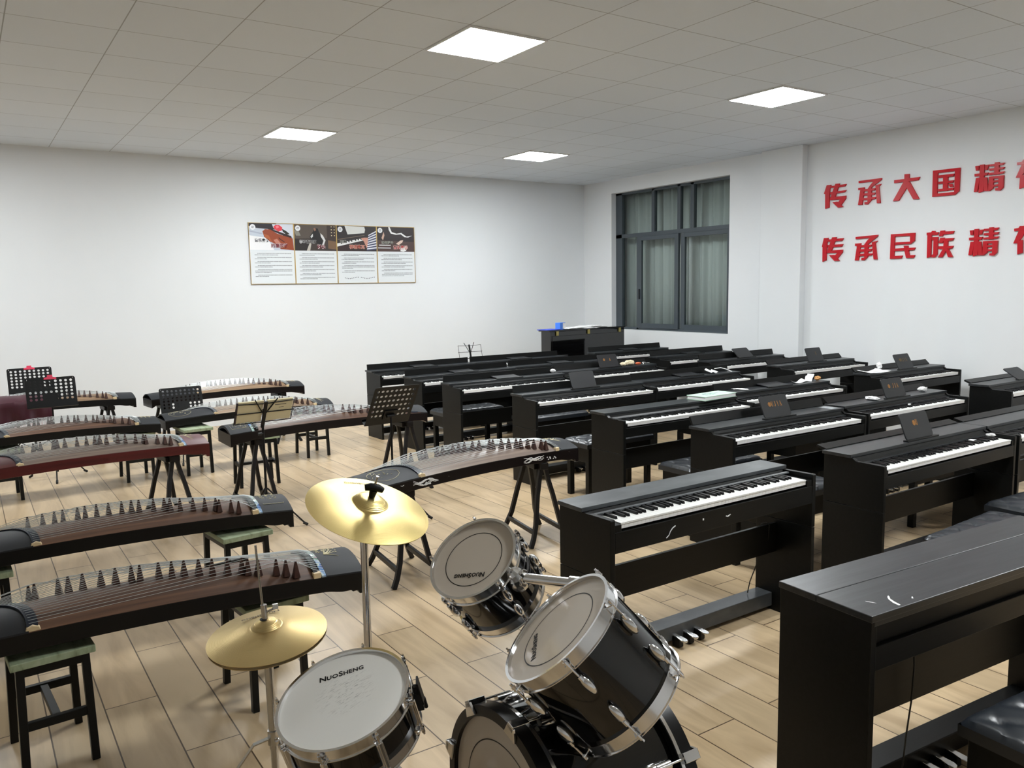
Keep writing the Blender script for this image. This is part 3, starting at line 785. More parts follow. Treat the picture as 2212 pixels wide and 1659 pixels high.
def make_zither(label, x, y, rz, z, side, board, orn, flipx=False, pearl=True, full=True, bpos=None, seed=1, strings=True):
    rnd = random.Random(seed)
    t = thing('guzheng_zither', label, 'zither', (x, y, z), rz, 'zithers in the left half of the room')
    part('zbody', 'body', z_body, side, t, bevel=.003)
    part('zboard', 'soundboard', lambda: z_sheet(.06, XN + .01, 0, .012, 40), board, t, True)
    cap = M['capgrey'] if side is not M['redwood'] else mk('dull red cap', lin(104, 62, 66), .4)
    part('ztail%.2f' % TF, 'tail_cap', z_tailcap, cap if side is not M['redwood'] else side, t, True)
    part('zrail%.2f' % TF, 'tail_rail', z_tailrail, M['navy'], t, True)
    hc = part('zcap', 'head_cap', lambda: z_sheet(ZL - .155, ZL - .001, .003, .02, 6), cap, t, True)
    part('znut', 'head_nut', lambda: z_nut(XN, XN + .016, .014, .02), M['dark'], t, True)
    part('znb', 'string_slot', lambda: z_nut(XN + .016, ZL - .155, .001, .012), M['dark'], t, True)
    if pearl: part('zpearl', 'pearl_strip', lambda: z_nut(ZL - .175, ZL - .158, .006, .008), M['pearl'], t, True)
    part('zbone', 'bone_end', lambda: MB().box(-.016, .016, -.012, .012, -.012, .012), M['cream'], t, bevel=.003, loc=(XN + .012, -zw(XN) / 2 + .012, ztop(XN, -zw(XN) / 2) + .008))
    part('zbone2', 'bone_end', lambda: MB().prism([(-.026, -.012), (.026, -.012), (.020, .008), (0, .014), (-.018, .008)], -.010, .010, 'y'), M['cream'], t, bevel=.003, loc=(tailcurve(-.97), -zw(.3) / 2 + .011, ztop(.33, -zw(.3) / 2) + .010))
    # bridges and strings
    def br():
        mb = MB()
        mb.add([(-.013, -.017, 0), (.013, -.017, 0), (.013, .017, 0), (-.013, .017, 0), (-.0035, -.004, .064), (.0035, -.004, .064), (.0035, .004, .064), (-.0035, .004, .064)],
               [(3, 2, 1, 0), (4, 5, 6, 7), (0, 1, 5, 4), (1, 2, 6, 5), (2, 3, 7, 6), (3, 0, 4, 7)])
        return mb
    bx_ = []
    st = MB()
    for i in range(21):
        q = i / 20; t_ = yline(q) * 2
        bxp = (bpos(q) if bpos else (ZL - .262 - .93 * q ** 1.05)) + rnd.uniform(-.018, .018)
        yb2 = t_ / 2 * zw(bxp)
        bz = ztop(bxp, yb2)
        part('zbridge', 'bridge', br, M['bridge'], t, loc=(bxp, yb2, bz - .002), rot=(0, 0, rnd.uniform(-.15, .15)), bevel=.0015)
        xt = tailcurve(t_) ; yt = t_ / 2 * zw(xt)
        p0 = (xt - .01, yt, ztop(xt, yt) + .012); p1 = (bxp, yb2, bz + .0625); p2 = (XN + .008, t_ / 2 * zw(XN), ztop(XN, t_ / 2 * zw(XN)) + .0155); p3 = (ZL - .158, t_ / 2 * zw(XN), ztop(XN, t_ / 2 * zw(XN)) + .004)
        rr = .0008 + .0006 * q
        if strings: link('string', MB().tube([p0, p1, p2, p3], rr, 4, False).mesh('string'), M['string'], t)
    # ornament on the head cap and tail cap
    if orn:
        mb = MB(); rn = random.Random(seed + 50)
        def pt(x, ty, d=.0042): yy = ty * zw(x) / 2; return (x, yy, ztop(x, yy) + d)
        if orn in ('orchid', 'flower', 'dragon'):
            ox = ZL - .10
            for k_ in range(7 if orn != 'dragon' else 4):
                a = rn.uniform(-1.3, 1.3)
                pts = [pt(ox + .055 * s_ * math.cos(a) - .02, -.15 + .5 * s_ * math.sin(a) + .12 * s_ * s_ * (1 if a > 0 else -1)) for s_ in (0, .3, .6, 1)]
                mb.tube(pts, [.0016, .0022, .0016, .0005], 4)
            for k_ in range(22):
                mb.ellipsoid(pt(ox + rn.uniform(-.045, .055), rn.uniform(-.1, .62)), .0042, .0042, .0008, 6, 3)
                a, b = ox + rn.uniform(-.045, .05), rn.uniform(0, .65)
                mb.tube([pt(a, b), pt(a + rn.uniform(-.012, .012), b + rn.uniform(-.07, .07))], .0013, 4)
        if orn in ('frame', 'flower'):
            c_ = [pt(ZL - .135, -.62), pt(ZL - .135, .2), pt(ZL - .135, .66), pt(ZL - .03, .66), pt(ZL - .03, .2), pt(ZL - .03, -.62), pt(ZL - .135, -.62)]
            mb.tube(c_, .0013, 4)
        if orn in ('frame', 'glyphs'):
            for rw in range(3):
                for k_ in range(6):
                    xx, yy = ZL - .12 + rw * .032, -.25 + k_ * .13
                    for _ in range(4):
                        a, b = xx + rn.uniform(-.009, .009), yy + rn.uniform(-.04, .04)
                        mb.tube([pt(a, b), pt(a + rn.uniform(-.009, .009), b + rn.uniform(-.035, .035))], .0012, 4)
        obj('ornament', mb, M['page'], t)
        mb = MB()
        if orn in ('orchid', 'frame', 'dragon', 'flower'):
            for k_ in range(26 if orn == 'orchid' else 18):
                a, b = .12 + rn.uniform(-.05, .08), -.35 + rn.uniform(-.22, .25)
                mb.tube([pt(a, b, .006), pt(a + rn.uniform(-.015, .015), b + rn.uniform(-.08, .08), .006)], .0016, 4)
            if orn != 'orchid':
                el = [pt(.15 + .10 * math.cos(s_ * .3927), -.38 + .42 * math.sin(s_ * .3927), .006) for s_ in range(17)]
                mb.tube(el, .0012, 4)
            obj('tail_ornament', mb, M['page'], t)
    return t

def zplace(hfx, hfy, rz):
    """tail-centre position from the front corner of the head"""
    c, s = math.cos(rz), math.sin(rz)
    return hfx - ZL * c - (ZWH / 2) * s, hfy - ZL * s + (ZWH / 2) * c
ZS = [
 ('black zither with orchid drawn on its head, nearest the camera at the left', 1.287, 3.022, R(-2.6), .428, 'ebony', 'board', 'orchid', {}),
 ('black zither with framed flower on its head, second from the camera at the left', 1.372, 4.125, R(-1.6), .428, 'ebony', 'board', 'frame', {}),
 ('dark red zither on curved legs, third from the camera at the left', 1.395, 5.94, R(7.5), .510, 'redwood', 'boardgrey', 'orchid', {}),
 ('black zither behind the dark red one, resting on two green stools', 1.401, 7.693, R(4), .428, 'ebony', 'board', 'glyphs', dict(pearl=False)),
 ('black zither at the far left, half hidden by a dark purple cover', 1.41, 8.93, R(5), .528, 'ebony', 'boardpale', None, dict(pearl=False)),
 ('brown zither nearest the poster wall, behind the perforated desk', 3.121, 8.792, R(5.5), .528, 'brownside', 'boardpale', 'glyphs', dict(pearl=False)),
 ('black zither between the poster wall zither and the folding wire stand', 3.081, 7.847, R(2.5), .428, 'ebony', 'boardpale', 'dragon', dict(pearl=False)),
]
ZN = []
for i, (lab, hx, hy, rz, z, sd, bd, orn, kw) in enumerate(ZS):
    x, y = zplace(hx, hy, rz)
    ZN.append(make_zither(lab, x, y, rz, z, M[sd], M[bd], orn, seed=i + 3, strings=True, **kw))
# the reversed one: its head is at the left of the photo
rz8 = R(180.5)
c8, s8 = math.cos(rz8), math.sin(rz8)
hx, hy = 1.545, 5.945                                              # its near left corner is the back corner of the head
x8 = hx - ZL * c8 + (ZWH / 2) * s8; y8 = hy - ZL * s8 - (ZWH / 2) * c8
make_zither('dark brown zither with its head at the left, behind the folding wire stand', x8, y8, rz8, .552, M['brownside'], M['board'], 'flower', seed=21)
rz9 = R(8.5)
x9, y9 = zplace(3.345, 4.196, rz9)
TF = .32
z9 = make_zither('black zither with silver dragons painted on its side, beside the piano rows', x9, y9, rz9, .503, M['brownside'], M['boardgrey'], 'dragon', seed=31, pearl=False)
mb = MB(); rn = random.Random(5)
for cx_ in (.36, 1.36):
    sy = -zw(cx_) / 2 - .0008; zb = za(cx_) + .036; sg = -1 if cx_ < 1 else -1
    for k_ in range(5):
        ph = rn.uniform(0, 6); a0 = rn.uniform(-.012, .012)
        pts = [(cx_ + (.10 if cx_ < 1 else -.06) - q * .022, sy, zb + a0 + .010 * math.sin(q * 1.1 + ph) - .0015 * q * (k_ - 2) * .4) for q in range(9)]
        mb.tube(pts, [.0008 + .0022 * math.sin(math.pi * q / 8) for q in range(9)], 4)
    for k_ in range(10):
        mb.ellipsoid((cx_ + rn.uniform(-.03, .05), sy, zb + rn.uniform(-.012, .012)), .006, .0006, .004, 6, 3)
    for dx in (-.16, .17, .24): mb.tube([(cx_ + dx, sy, zb + .012), (cx_ + dx + .010, sy, zb + .008), (cx_ + dx + .022, sy, zb + .013)], .0012, 4)
obj('dragon_painting', mb, M['paper'], z9)

# stands with curved legs under the higher zithers
def make_zstand(label, x, y, rz, h):
    t = thing('zither_stand', label, 'stand', (x, y, 0), rz, 'curved leg zither stands')
    k = 'zs%.3f' % h
    part(k + 't', 'top_bar', lambda: MB().box(-.028, .028, -.15, .15, h - .045, h).box(-.05, .05, -.10, .10, h - .05, h - .012), M['standwood'], t, bevel=.004)
    for sx in (-1, 1):
        for sy in (-1, 1):
            def lg(sx=sx, sy=sy):
                P = [(.012, .125, h - .02), (.030, .13, h * .8), (.055, .15, h * .6), (.072, .17, h * .42), (.088, .19, h * .25), (.115, .212, h * .1), (.142, .228, 0)]
                return MB().sweep([(sx * a, sy * b, c) for a, b, c in P], .030, .026, (0, 1, 0))
            part(k + 'l%d%d' % (sx, sy), 'leg', lg, M['standwood'], t, bevel=.003)
        part(k + 'r%d' % sx, 'rail', lambda: MB().box(-.011, .011, -.205, .205, h * .17 - .014, h * .17 + .014), M['standwood'], t, bevel=.003, loc=(sx * .103, 0, 0))
def zpt(z_, s_, dy=0):
    a = z_.rotation_euler.z; xx = s_ * ZL
    return z_.location.x + xx * math.cos(a) - dy * math.sin(a), z_.location.y + xx * math.sin(a) + dy * math.cos(a), z_.location.z + .008 + za(xx)
for z_, nm in ((ZN[2], 'dark red zither'), (ZN[4], 'zither with the purple cover'), (ZN[5], 'brown zither nearest the poster wall')):
    for s_, e in ((.10, 'left'), (.855, 'right')):
        px, py, pz = zpt(z_, s_)
        make_zstand('dark curved leg stand under the %s end of the %s' % (e, nm), px, py, z_.rotation_euler.z, pz - .003)
z8 = [o for o in bpy.data.objects if o.get('label', '').startswith('dark brown zither')][0]
for s_, e in ((.10, 'right'), (.87, 'left')):
    px, py, pz = zpt(z8, s_)
    make_zstand('dark curved leg stand under the %s end of the zither behind the wire stand' % e, px, py, R(.5), pz - .003)
make_zstand('dark curved leg stand under the left end of the zither with silver dragons', 2.03, 4.19, R(-6), .524)
make_zstand('dark curved leg stand under the right end of the zither with silver dragons', 3.06, 4.30, R(-10), .5235)

# ---------------------------------------------------------------- stools
def make_stool(label, x, y, rz=0):
    t = thing('wooden_stool', label, 'stool', (x, y, 0), rz, 'black stools with green tops')
    H = .425
    part('sseat', 'seat', lambda: MB().box(-.13, .13, -.18, .18, H - .026, H), M['greenwood'], t, bevel=.003)
    part('sapron', 'apron', lambda: MB().box(-.105, .105, -.158, -.138, H - .062, H - .026).box(-.105, .105, .138, .158, H - .062, H - .026).box(-.112, -.092, -.15, .15, H - .062, H - .026).box(.092, .112, -.15, .15, H - .062, H - .026), M['stoolblack'], t, bevel=.002)
    for sx in (-1, 1):
        for sy in (-1, 1):
            part('sleg%d%d' % (sx, sy), 'leg', lambda sx=sx, sy=sy: MB().bar((sx * .1, sy * .145, H - .026), (sx * .107, sy * .158, 0), .026, .026, (0, 1, 0)), M['stoolblack'], t, bevel=.002)
    for sy in (-1, 1):
        part('srail%d' % sy, 'rail', lambda sy=sy: MB().box(-.1, .1, sy * .15 - .011, sy * .15 + .011, .17, .20), M['stoolblack'], t, bevel=.002)
    part('sstr', 'stretcher', lambda: MB().box(-.013, .013, -.14, .14, .174, .196), M['stoolblack'], t, bevel=.002)
for lab, x, y, rz in (
 ('black stool with worn green top under the tail of the nearest zither', .160, 3.265, R(4)),
 ('black stool with worn green top behind the lower cymbal, under the nearest zither', .935, 3.27, R(5)),
 ('black stool with green top at the left edge under the second zither', -.03, 4.345, R(2)),
 ('black stool with green top under the head of the second zither', 1.105, 4.265, R(6)),
 ('black stool at the far left under the zither behind the dark red one', .19, 7.76, R(3)),
 ('black stool with green top under the head of the zither behind the dark red one', 1.215, 7.89, R(2)),
 ('black stool with bare pale green top under the perforated desk of the poster wall zither', 1.70, 7.83, R(4)),
 ('black stool with four legs showing below the middle of the head left zither', 2.865, 7.915, R(1)),
 ('black stool with green top close behind the left stand of the head left zither', 2.02, 6.99, R(88)),
): make_stool(lab, x, y, rz)

# ---------------------------------------------------------------- music stands
def desk_plate(w_=.40, h_=.27, nx=9, ny=6, gone=None, r_=.0112):
    """perforated sheet lying in x-z, centred in x, bottom edge at z = 0"""
    mb = MB(); n = 12; th = .0015
    mx_, top, bt = .016, .018, .06
    cw, chh = (w_ - 2 * mx_) / nx, (h_ - top - bt) / ny
    def hole(x0, z0, x1, z1):
        cx_, cz = (x0 + x1) / 2, (z0 + z1) / 2; out = []; inn = []
        for k in range(n):
            a = 2 * math.pi * (k + .5) / n; c_, s_ = math.cos(a), math.sin(a)
            m_ = max(abs(c_) / ((x1 - x0) / 2), abs(s_) / ((z1 - z0) / 2))
            out.append((cx_ + c_ / m_, cz + s_ / m_)); inn.append((cx_ + r_ * c_, cz + r_ * s_))
        # square corners
        v = []
        for y_ in (-th, th): v += [(x, y_, z) for x, z in out] + [(x, y_, z) for x, z in inn]
        f = []
        for k in range(n):
            j = (k + 1) % n
            f += [(k, j, n + j, n + k), (2 * n + k, 3 * n + k, 3 * n + j, 2 * n + j), (n + k, n + j, 3 * n + j, 3 * n + k)]
        mb.add(v, f)
        for sx, sz in ((x0, z0), (x1, z0), (x1, z1), (x0, z1)):
            q = sorted(out, key=lambda p: (p[0] - sx) ** 2 + (p[1] - sz) ** 2)[:2]
            for y_ in (-th, th): mb.add([(sx, y_, sz), (q[0][0], y_, q[0][1]), (q[1][0], y_, q[1][1])], [(0, 1, 2)])
    for i in range(nx):
        for j in range(ny):
            x0, z0 = -w_ / 2 + mx_ + i * cw, bt + j * chh
            if gone and gone(i, j): mb.box(x0, x0 + cw, -th, th, z0, z0 + chh)
            else: hole(x0, z0, x0 + cw, z0 + chh)
    a = .02
    mb.box(-w_ / 2, -w_ / 2 + mx_, -th, th, 0, h_ - a).box(w_ / 2 - mx_, w_ / 2, -th, th, 0, h_ - a).box(-w_ / 2 + mx_, w_ / 2 - mx_, -th, th, 0, bt).box(-w_ / 2 + a, w_ / 2 - a, -th, th, h_ - top, h_)
    for s_ in (-1, 1):
        p = [(s_ * (w_ / 2 - mx_), h_ - top), (s_ * (w_ / 2 - a), h_)] + [(s_ * (w_ / 2 - a + a * math.sin(R(q))), h_ - a + a * math.cos(R(q))) for q in (20, 45, 70, 90)] + [(s_ * (w_ / 2 - mx_), h_ - a)]
        mb.prism(p, -th, th, 'y')
    return mb
def tripod(t, zc, r_, z_low, rot, m_, hub=.30):
    for k in range(3):
        a = rot + k * 2 * math.pi / 3; c_, s_ = math.cos(a), math.sin(a)
        lo = obj('leg', MB().tube([(.008 * c_, .008 * s_, hub), (r_ * c_, r_ * s_, .012)], .006, 6), m_, t, True)
        obj('rubber_foot', MB().tube([(r_ * .93 * c_, r_ * .93 * s_, .026), (r_ * 1.04 * c_, r_ * 1.04 * s_, .008)], .010, 8), M['rubber'], lo, True)
        obj('brace', MB().bar((0, 0, z_low), (r_ * .55 * c_, r_ * .55 * s_, .012 + (hub - .012) * .45), .012, .003), m_, t)
def music_stand(label, x, y, zb, tilt, rz, gone, rot=.4, h_=.27, w_=.40, pole_to=None):
    """perforated desk; its face looks along local -y, tilt leans the top back"""
    t = thing('music_stand', label, 'music stand', (x, y, 0), rz, 'perforated music stands')
    T = Matrix.Translation((0, 0, zb)) @ Matrix.Rotation(R(-tilt), 4, 'X')
    d = desk_plate(w_, h_, gone=gone); d.v = [tuple(T @ Vector(p)) for p in d.v]
    dk = obj('desk', d, M['dark'], t)
    l_ = MB(T).box(-w_ / 2, w_ / 2, -.05, .0, -.0015, .0015).box(-w_ / 2, w_ / 2, -.0515, -.05, 0, .02)
    obj('ledge', l_, M['dark'], dk)
    obj('bracket', MB(T).box(-.05, .05, .0015, .010, .05, .13).tube([(-.03, .02, .09), (.03, .02, .09)], .012, 10), M['dark'], t)
    c_ = T @ Vector((0, .022, .09))
    obj('pole', MB().tube([(c_.x, c_.y, .06), (c_.x, c_.y, zb * .55)], .010, 10).tube([(c_.x, c_.y, zb * .5), (c_.x, c_.y, c_.z)], .0075, 10), M['dark'], t, True)
    obj('clamp_knob', MB().tube([(c_.x - .03, c_.y, zb * .55), (c_.x + .012, c_.y, zb * .55)], .011, 8).tube([(c_.x, c_.y, zb * .52), (c_.x, c_.y, zb * .575)], .014, 10), M['dark'], t, True)
    b = bpy.data.objects.new('base', None)
    tripod_off = (c_.x, c_.y)
    n0 = set(bpy.data.objects)
    tripod(t, 0, .26, .07, rot, M['dark'])
    for o in set(bpy.data.objects) - n0:
        if o.type == 'MESH' and o.parent is t: o.data.transform(Matrix.Translation((c_.x, c_.y, 0)))
        elif o.type == 'MESH': o.data.transform(Matrix.Translation((c_.x, c_.y, 0)))
    bpy.data.objects.remove(b)
    return t, T
low = lambda i, j: 3 <= i <= 5 and j <= 1
t1, T1 = music_stand('perforated black music stand standing farthest left against the poster wall, red clip on top', .545, 9.62, .655, 14, R(2), lambda i, j: 3 <= i <= 6 and j <= 1, .5)
t2, T2 = music_stand('perforated black music stand with red clip, in front of the purple cover', .625, 8.30, .655, 12, R(3), lambda i, j: 3 <= i <= 4 and j <= 1, .35)
t3, T3 = music_stand('perforated black music stand without clip, before the poster wall zither', 1.735, 8.36, .47, 12, R(3), lambda i, j: 4 <= i <= 5 and j <= 1, .2)
t4, T4 = music_stand('perforated black music stand seen from behind, leaning beside the piano rows', 2.455, 5.26, .70, 34, R(182), lambda i, j: 3 <= i <= 5 and j <= 1, .55, h_=.345, w_=.345)
shm = obj('sheet_music', MB(T4).box(-.135, .135, -.0045, -.0025, .055, .335), M['paper'])
shm.location = t4.location; shm.rotation_euler = t4.rotation_euler
tag(shm, 'white sheet lying behind the holes of the perforated desk beside the piano rows', 'sheet music')
for t_, T_, dx, lab in ((t1, T1, .0, 'red plastic clip on the top edge of the farthest left music stand'), (t2, T2, -.0, 'red plastic clip on the top edge of the music stand before the purple cover')):
    c = MB(T_)
    c.box(-.050, .050, -.006, .006, .252, .262).prism([(-.050, .252), (.050, .252), (.046, .268), (.022, .274), (.020, .292), (-.020, .292), (-.022, .274), (-.046, .268)], -.007, -.003, 'y').prism([(-.050, .252), (.050, .252), (.046, .268), (.022, .274), (.020, .292), (-.020, .292), (-.022, .274), (-.046, .268)], .003, .007, 'y')
    co = obj('plastic_clip', c, M['pink'], bevel=.001)
    co.location = t_.location; co.rotation_euler = t_.rotation_euler
    co.data.transform(Matrix.Translation((dx, 0, 0)))
    tag(co, lab, 'clip', 'red clips')

def wire_stand(label, x, y, zb, tilt, rz, w_=.42, h_=.17, arms=True, wings=.0):
    t = thing('folding_music_stand', label, 'music stand', (x, y, 0), rz)
    T = Matrix.Translation((0, 0, zb)) @ Matrix.Rotation(R(-tilt), 4, 'X')
    r_ = .0035
    def w3(pts, r=r_): return MB(T).tube(pts, r, 6)
    for s_ in (-1, 1):
        obj('wire_frame', w3([(0, 0, 0), (s_ * w_ / 2, 0, 0), (s_ * w_ * .5, 0, h_), (0, 0, h_ - .01)]).tube([(0, .0, h_ * .5), (s_ * (w_ / 2 + .012), 0, h_ * .5)], r_, 6), M['dark'], t, True)
        obj('page_arm', w3([(0, .004, h_ * .35), (s_ * .08, .004, h_ * 1.2)], .0042), M['dark'], t, True)
        obj('page_rest', w3([(s_ * .05, 0, 0), (s_ * .05, -.05, -.002), (s_ * .17, -.05, -.002), (s_ * .17, 0, 0)]), M['dark'], t, True)
    obj('center_bar', MB(T).box(-.011, .011, 0, .012, -.04, h_ + .01), M['dark'], t)
    c_ = T @ Vector((0, .012, -.03))
    obj('pole', MB().tube([(c_.x, c_.y, .06), (c_.x, c_.y, c_.z + .01)], .0085, 10), M['dark'], t, True)
    obj('clamp_knob', MB().tube([(c_.x, c_.y, c_.z - .05), (c_.x + .035, c_.y, c_.z - .05)], .009, 8), M['dark'], t, True)
    n0 = set(bpy.data.objects)
    tripod(t, 0, .26, .07, .8, M['dark'])
    for o in set(bpy.data.objects) - n0: o.data.transform(Matrix.Translation((c_.x, c_.y, 0)))
    return t, T
f1, TF = wire_stand('black folding wire music stand holding open books, before the head left zither', 1.655, 5.52, .765, 28, R(184), w_=.40, h_=.16)
wire_stand('empty black folding wire music stand behind the backmost pianos', 5.74, 9.52, .70, 14, R(0), w_=.36, h_=.185)
# books on the wire stand (their faces turned away from the camera)
for s_, lab, cov in ((1, 'open cream book leaning on the left half of the wire stand', True), (-1, 'printed cream sheets leaning on the right half of the wire stand', False)):
    bk_ = thing('open_book' if cov else 'sheet_music', lab, 'book' if cov else 'sheet music', f1.location, f1.rotation_euler.z)
    x0, x1 = (.012, .185) if s_ > 0 else (-.195, -.012)
    obj('pages', MB(TF).box(x0, x1, -.016, -.004, .004, .172), M['page'], bk_, bevel=.002)
    if cov: obj('cover', MB(TF).box(x1 - .03, x1 + .012, -.014, -.006, .0, .168), mk('plum book cover', lin(52, 36, 50), .5), bk_, bevel=.001)
    else: obj('printed_lines', MB(TF).box(-.150, -.070, -.0042, -.0034, .128, .133).box(-.135, -.10, -.0042, -.0034, .105, .108), M['desk'], bk_)

# purple cover draped over the far left zither, with a fringe
zc = ZN[4]; az = zc.rotation_euler.z
def drape(u, v):
    x = -.25 + u * 1.12; s_ = (v - .5) * 2
    h_ = ZWH / 2 + .012
    wv = .006 * math.sin(x * 31 + v * 9) + .004 * math.sin(x * 67)
    if abs(s_) < .42:
        y = s_ / .42 * h_; zz = za(min(max(x, 0), ZL)) + SIDE + .052 * (1 - (y / h_) ** 2) + .058 - .03 * u
    else:
        q = (abs(s_) - .42) / .58; sg = 1 if s_ > 0 else -1
        drop = (.30 if s_ < 0 else .16) * (1 - .55 * u)
        y = sg * (h_ + .015 * q + wv * 2 * q); zz = za(min(max(x, 0), ZL)) + SIDE + .028 * (1 - q) - drop * q
    return (x, y, zz + wv * .4)
M['velvet'] = mk('dark purple satin', lin(60, 8, 28), .42, spec=.6)
cv = thing('zither_cover', 'dark purple satin cover draped over the far left zither, fringe hanging below', 'cover', zc.location, az)
obj('cloth', MB().grid(drape, 60, 40, .004), M['velvet'], cv, True)
fr = MB(); rn = random.Random(3)
for k in range(95):
    p = Vector(drape(k / 95, 0)); fr.tube([p, p + Vector((rn.uniform(-.004, .004), -.003, -.045))], .0018, 4)
tag(obj('fringe', fr, mk('red and white fringe', lin(190, 120, 130), .7), cv), 'pale red fringe')

# ---------------------------------------------------------------- drum kit
def drum_frame(name, label, c, n, depth, spin=0.0):
    n = Vector(n).normalized()
    p = Vector(c) - n * depth
    t = thing(name, label, 'drum', p)
    aim(t, n, spin)
    return t
def hoop_mb(r, z, h=.030, up=1):
    a, b = (z - h, z + .010) if up > 0 else (z - .010, z + h)
    e = b if up > 0 else a
    return MB().lathe([(r + .003, a), (r + .012, a), (r + .012, a + .002), (r + .008, a + .004), (r + .008, b - .004), (r + .012, b - .003), (r + .012, b), (r + .004, b), (r + .003, b - .003)], 72, None, True)
def lug_mb(s):
    mb = MB()
    mb.ellipsoid((.010, 0, .000), .014, .012, .030, 12, 8)
    mb.tube([(.016, 0, s * .020), (.016, 0, s * .034)], .0065, 8)
    return mb
def make_tom(name, label, c, n, r, depth, spin, head, two=True, nl=6, loglen=None, lugs='tear', logo=True, loggy=0.0, pin=True):
    t = drum_frame(name, label, c, n, depth, spin)
    k = name + '%.3f' % r
    obj('shell', MB().lathe([(r, .004), (r + .004, .004), (r + .004, depth - .006), (r, depth - .006)], 72), M['gloss'], t, True)
    obj('shell_lining', MB().lathe([(r - .003, .008), (r - .001, .006), (r - .001, depth - .008), (r - .006, depth - .008)], 72), M['drumwood'], t, True)
    obj('resonant_head', MB().disc(r + .002, .002, 72, flip=True).disc(r + .002, .004, 72), M['drumhead'], t)
    bh = obj('batter_head', MB().disc(r + .003, depth, 72).disc(r + .003, depth - .0015, 72, flip=True), head, t)
    if pin: obj('pinstripe', MB().lathe([(r * .705, depth + .0004), (r * .725, depth + .0004)], 72), M['dark'], bh)
    obj('hoop', hoop_mb(r, depth, .028, 1), M['chrome'], t, True)
    obj('hoop', hoop_mb(r, 0, .028, -1), M['chrome'], t, True)
    for q in range(nl):
        a = 2 * math.pi * q / nl
        RM = Matrix.Rotation(a, 4, 'Z')
        for s_ in (1, -1):
            zz = depth * (.70 if s_ > 0 else .30) if two else depth * .5
            if lugs == 'tear':
                lo = part('lug%d' % s_, 'lug', lambda s_=s_: lug_mb(s_), M['chrome'], t, True, loc=RM @ Vector((r + .004, 0, zz)), rot=(0, 0, a))
            elif s_ > 0:
                part('lugt', 'lug', lambda: MB().box(.0, .016, -.010, .010, -.038, .038).box(.004, .020, -.006, .006, -.044, .044), M['chrome'], t, False, .003, loc=RM @ Vector((r + .004, 0, zz)), rot=(0, 0, a))
            zr = (depth + .004) if s_ > 0 else -.004
            def rod(s_=s_, L_=abs(zr - zz)):
                return MB().tube([(.017, 0, 0), (.017, 0, s_ * L_)], .0028, 8).tube([(.017, 0, s_ * (L_ - .012)), (.017, 0, s_ * (L_ + .004))], .0055, 8).tube([(.017, 0, s_ * (L_ + .003)), (.017, 0, s_ * (L_ + .012))], .0035, 4).box(.002, .020, -.008, .008, min(s_ * (L_ - .010), s_ * (L_ - .007)), max(s_ * (L_ - .010), s_ * (L_ - .007)))
            part('rod%s%d%.3f' % (k, s_, zr - zz), 'tension_rod', rod, M['chrome'], t, True, loc=RM @ Vector((r + .004, 0, zz)), rot=(0, 0, a))
    if logo:
        a, rad, sz = logo
        Mx = Matrix.Rotation(a, 4, 'Z') @ Matrix.Translation((0, rad, depth + .0006))
        if len(logo) if isinstance(logo, tuple) else 0:
            small_caps('logo', sz, M['dark'], bh, Mx)
    return t

snare = make_tom('snare_drum', 'chrome rimmed snare drum with worn white head, low at the bottom centre', (.783, 2.014, .537), (-.314, -.13, .941), .174, .128, R(2), M['snarehead'], two=False, nl=8, lugs='tube', logo=(R(335.5), .10, .021), pin=False)
obj('strainer', MB().box(.176, .205, -.018, .018, .04, .10).tube([(.195, -.01, .10), (.198, -.012, .125)], .008, 10).box(.203, .209, -.02, .015, .06, .135).tube([(.206, .01, .06), (.205, .014, .02)], .006, 8), M['dark'], snare, bevel=.002).rotation_euler = (0, 0, R(328))
tom1 = make_tom('tom_drum', 'small black tom drum tilted on a chrome arm, hanging in front of the scuffed piano', (1.228, 2.05, .83), (-.615, -.171, .77), .133, .195, R(48), M['clearhead'], nl=5, logo=(R(77), .056, .017))
tom2 = make_tom('tom_drum', 'large glossy black tom drum leaning above the bass drum', (1.186, 1.574, .787), (-.587, .323, .743), .161, .255, R(-2), M['clearhead'], logo=(R(50), .078, .018))
tag(snare, group='drum kit'); tag(tom1, group='drum kit'); tag(tom2, group='drum kit')
# badge printed on the small tom's shell, muffling discs on the film
mb = MB()
for a in (-14, -9, -4, 1, 6, 11, 16):
    for zz, w_ in ((.085, .004), (.105, .007), (.098, .006), (.125, .004)):
        aa = R(a - 92); mb.box(-.006, .006, -.0004, .0004, -w_ / 4, w_ / 4, Matrix.Rotation(aa, 4, 'Z') @ Matrix.Translation((.1378, 0, zz)) @ Matrix.Rotation(R(90), 4, 'Z'))
obj('badge', mb, mk('faded badge print', (.09, .09, .09, 1), .5), tom1)
# mount arm of the small tom
bass_c = Vector((1.051, 1.648, .285)); axd = Vector((.99942, -.034, 0))
bass = thing('bass_drum', 'big black bass drum lying on its side at the bottom of the photo', 'drum', bass_c - Vector((0, 0, .285)), 0, 'drum kit')
BT = Matrix.Translation((0, 0, .285)) @ Matrix(((axd.x, -axd.y, 0, 0), (axd.y, axd.x, 0, 0), (0, 0, 1, 0), (0, 0, 0, 1))) @ Matrix(((0, 0, 1, 0), (0, 1, 0, 0), (-1, 0, 0, 0), (0, 0, 0, 1)))
BL, BR = .44, .262                                   # local z of BT runs along the drum axis
def bl(prof, n=96): return MB(BT).lathe(prof, n)
obj('shell', bl([(BR - .004, .03), (BR, .03), (BR, BL - .03), (BR - .004, BL - .03)]), M['gloss'], bass, True)
obj('shell_lining', bl([(BR - .006, .03), (BR - .008, .05), (BR - .008, BL - .05), (BR - .006, BL - .03)]), M['drumwood'], bass, True)
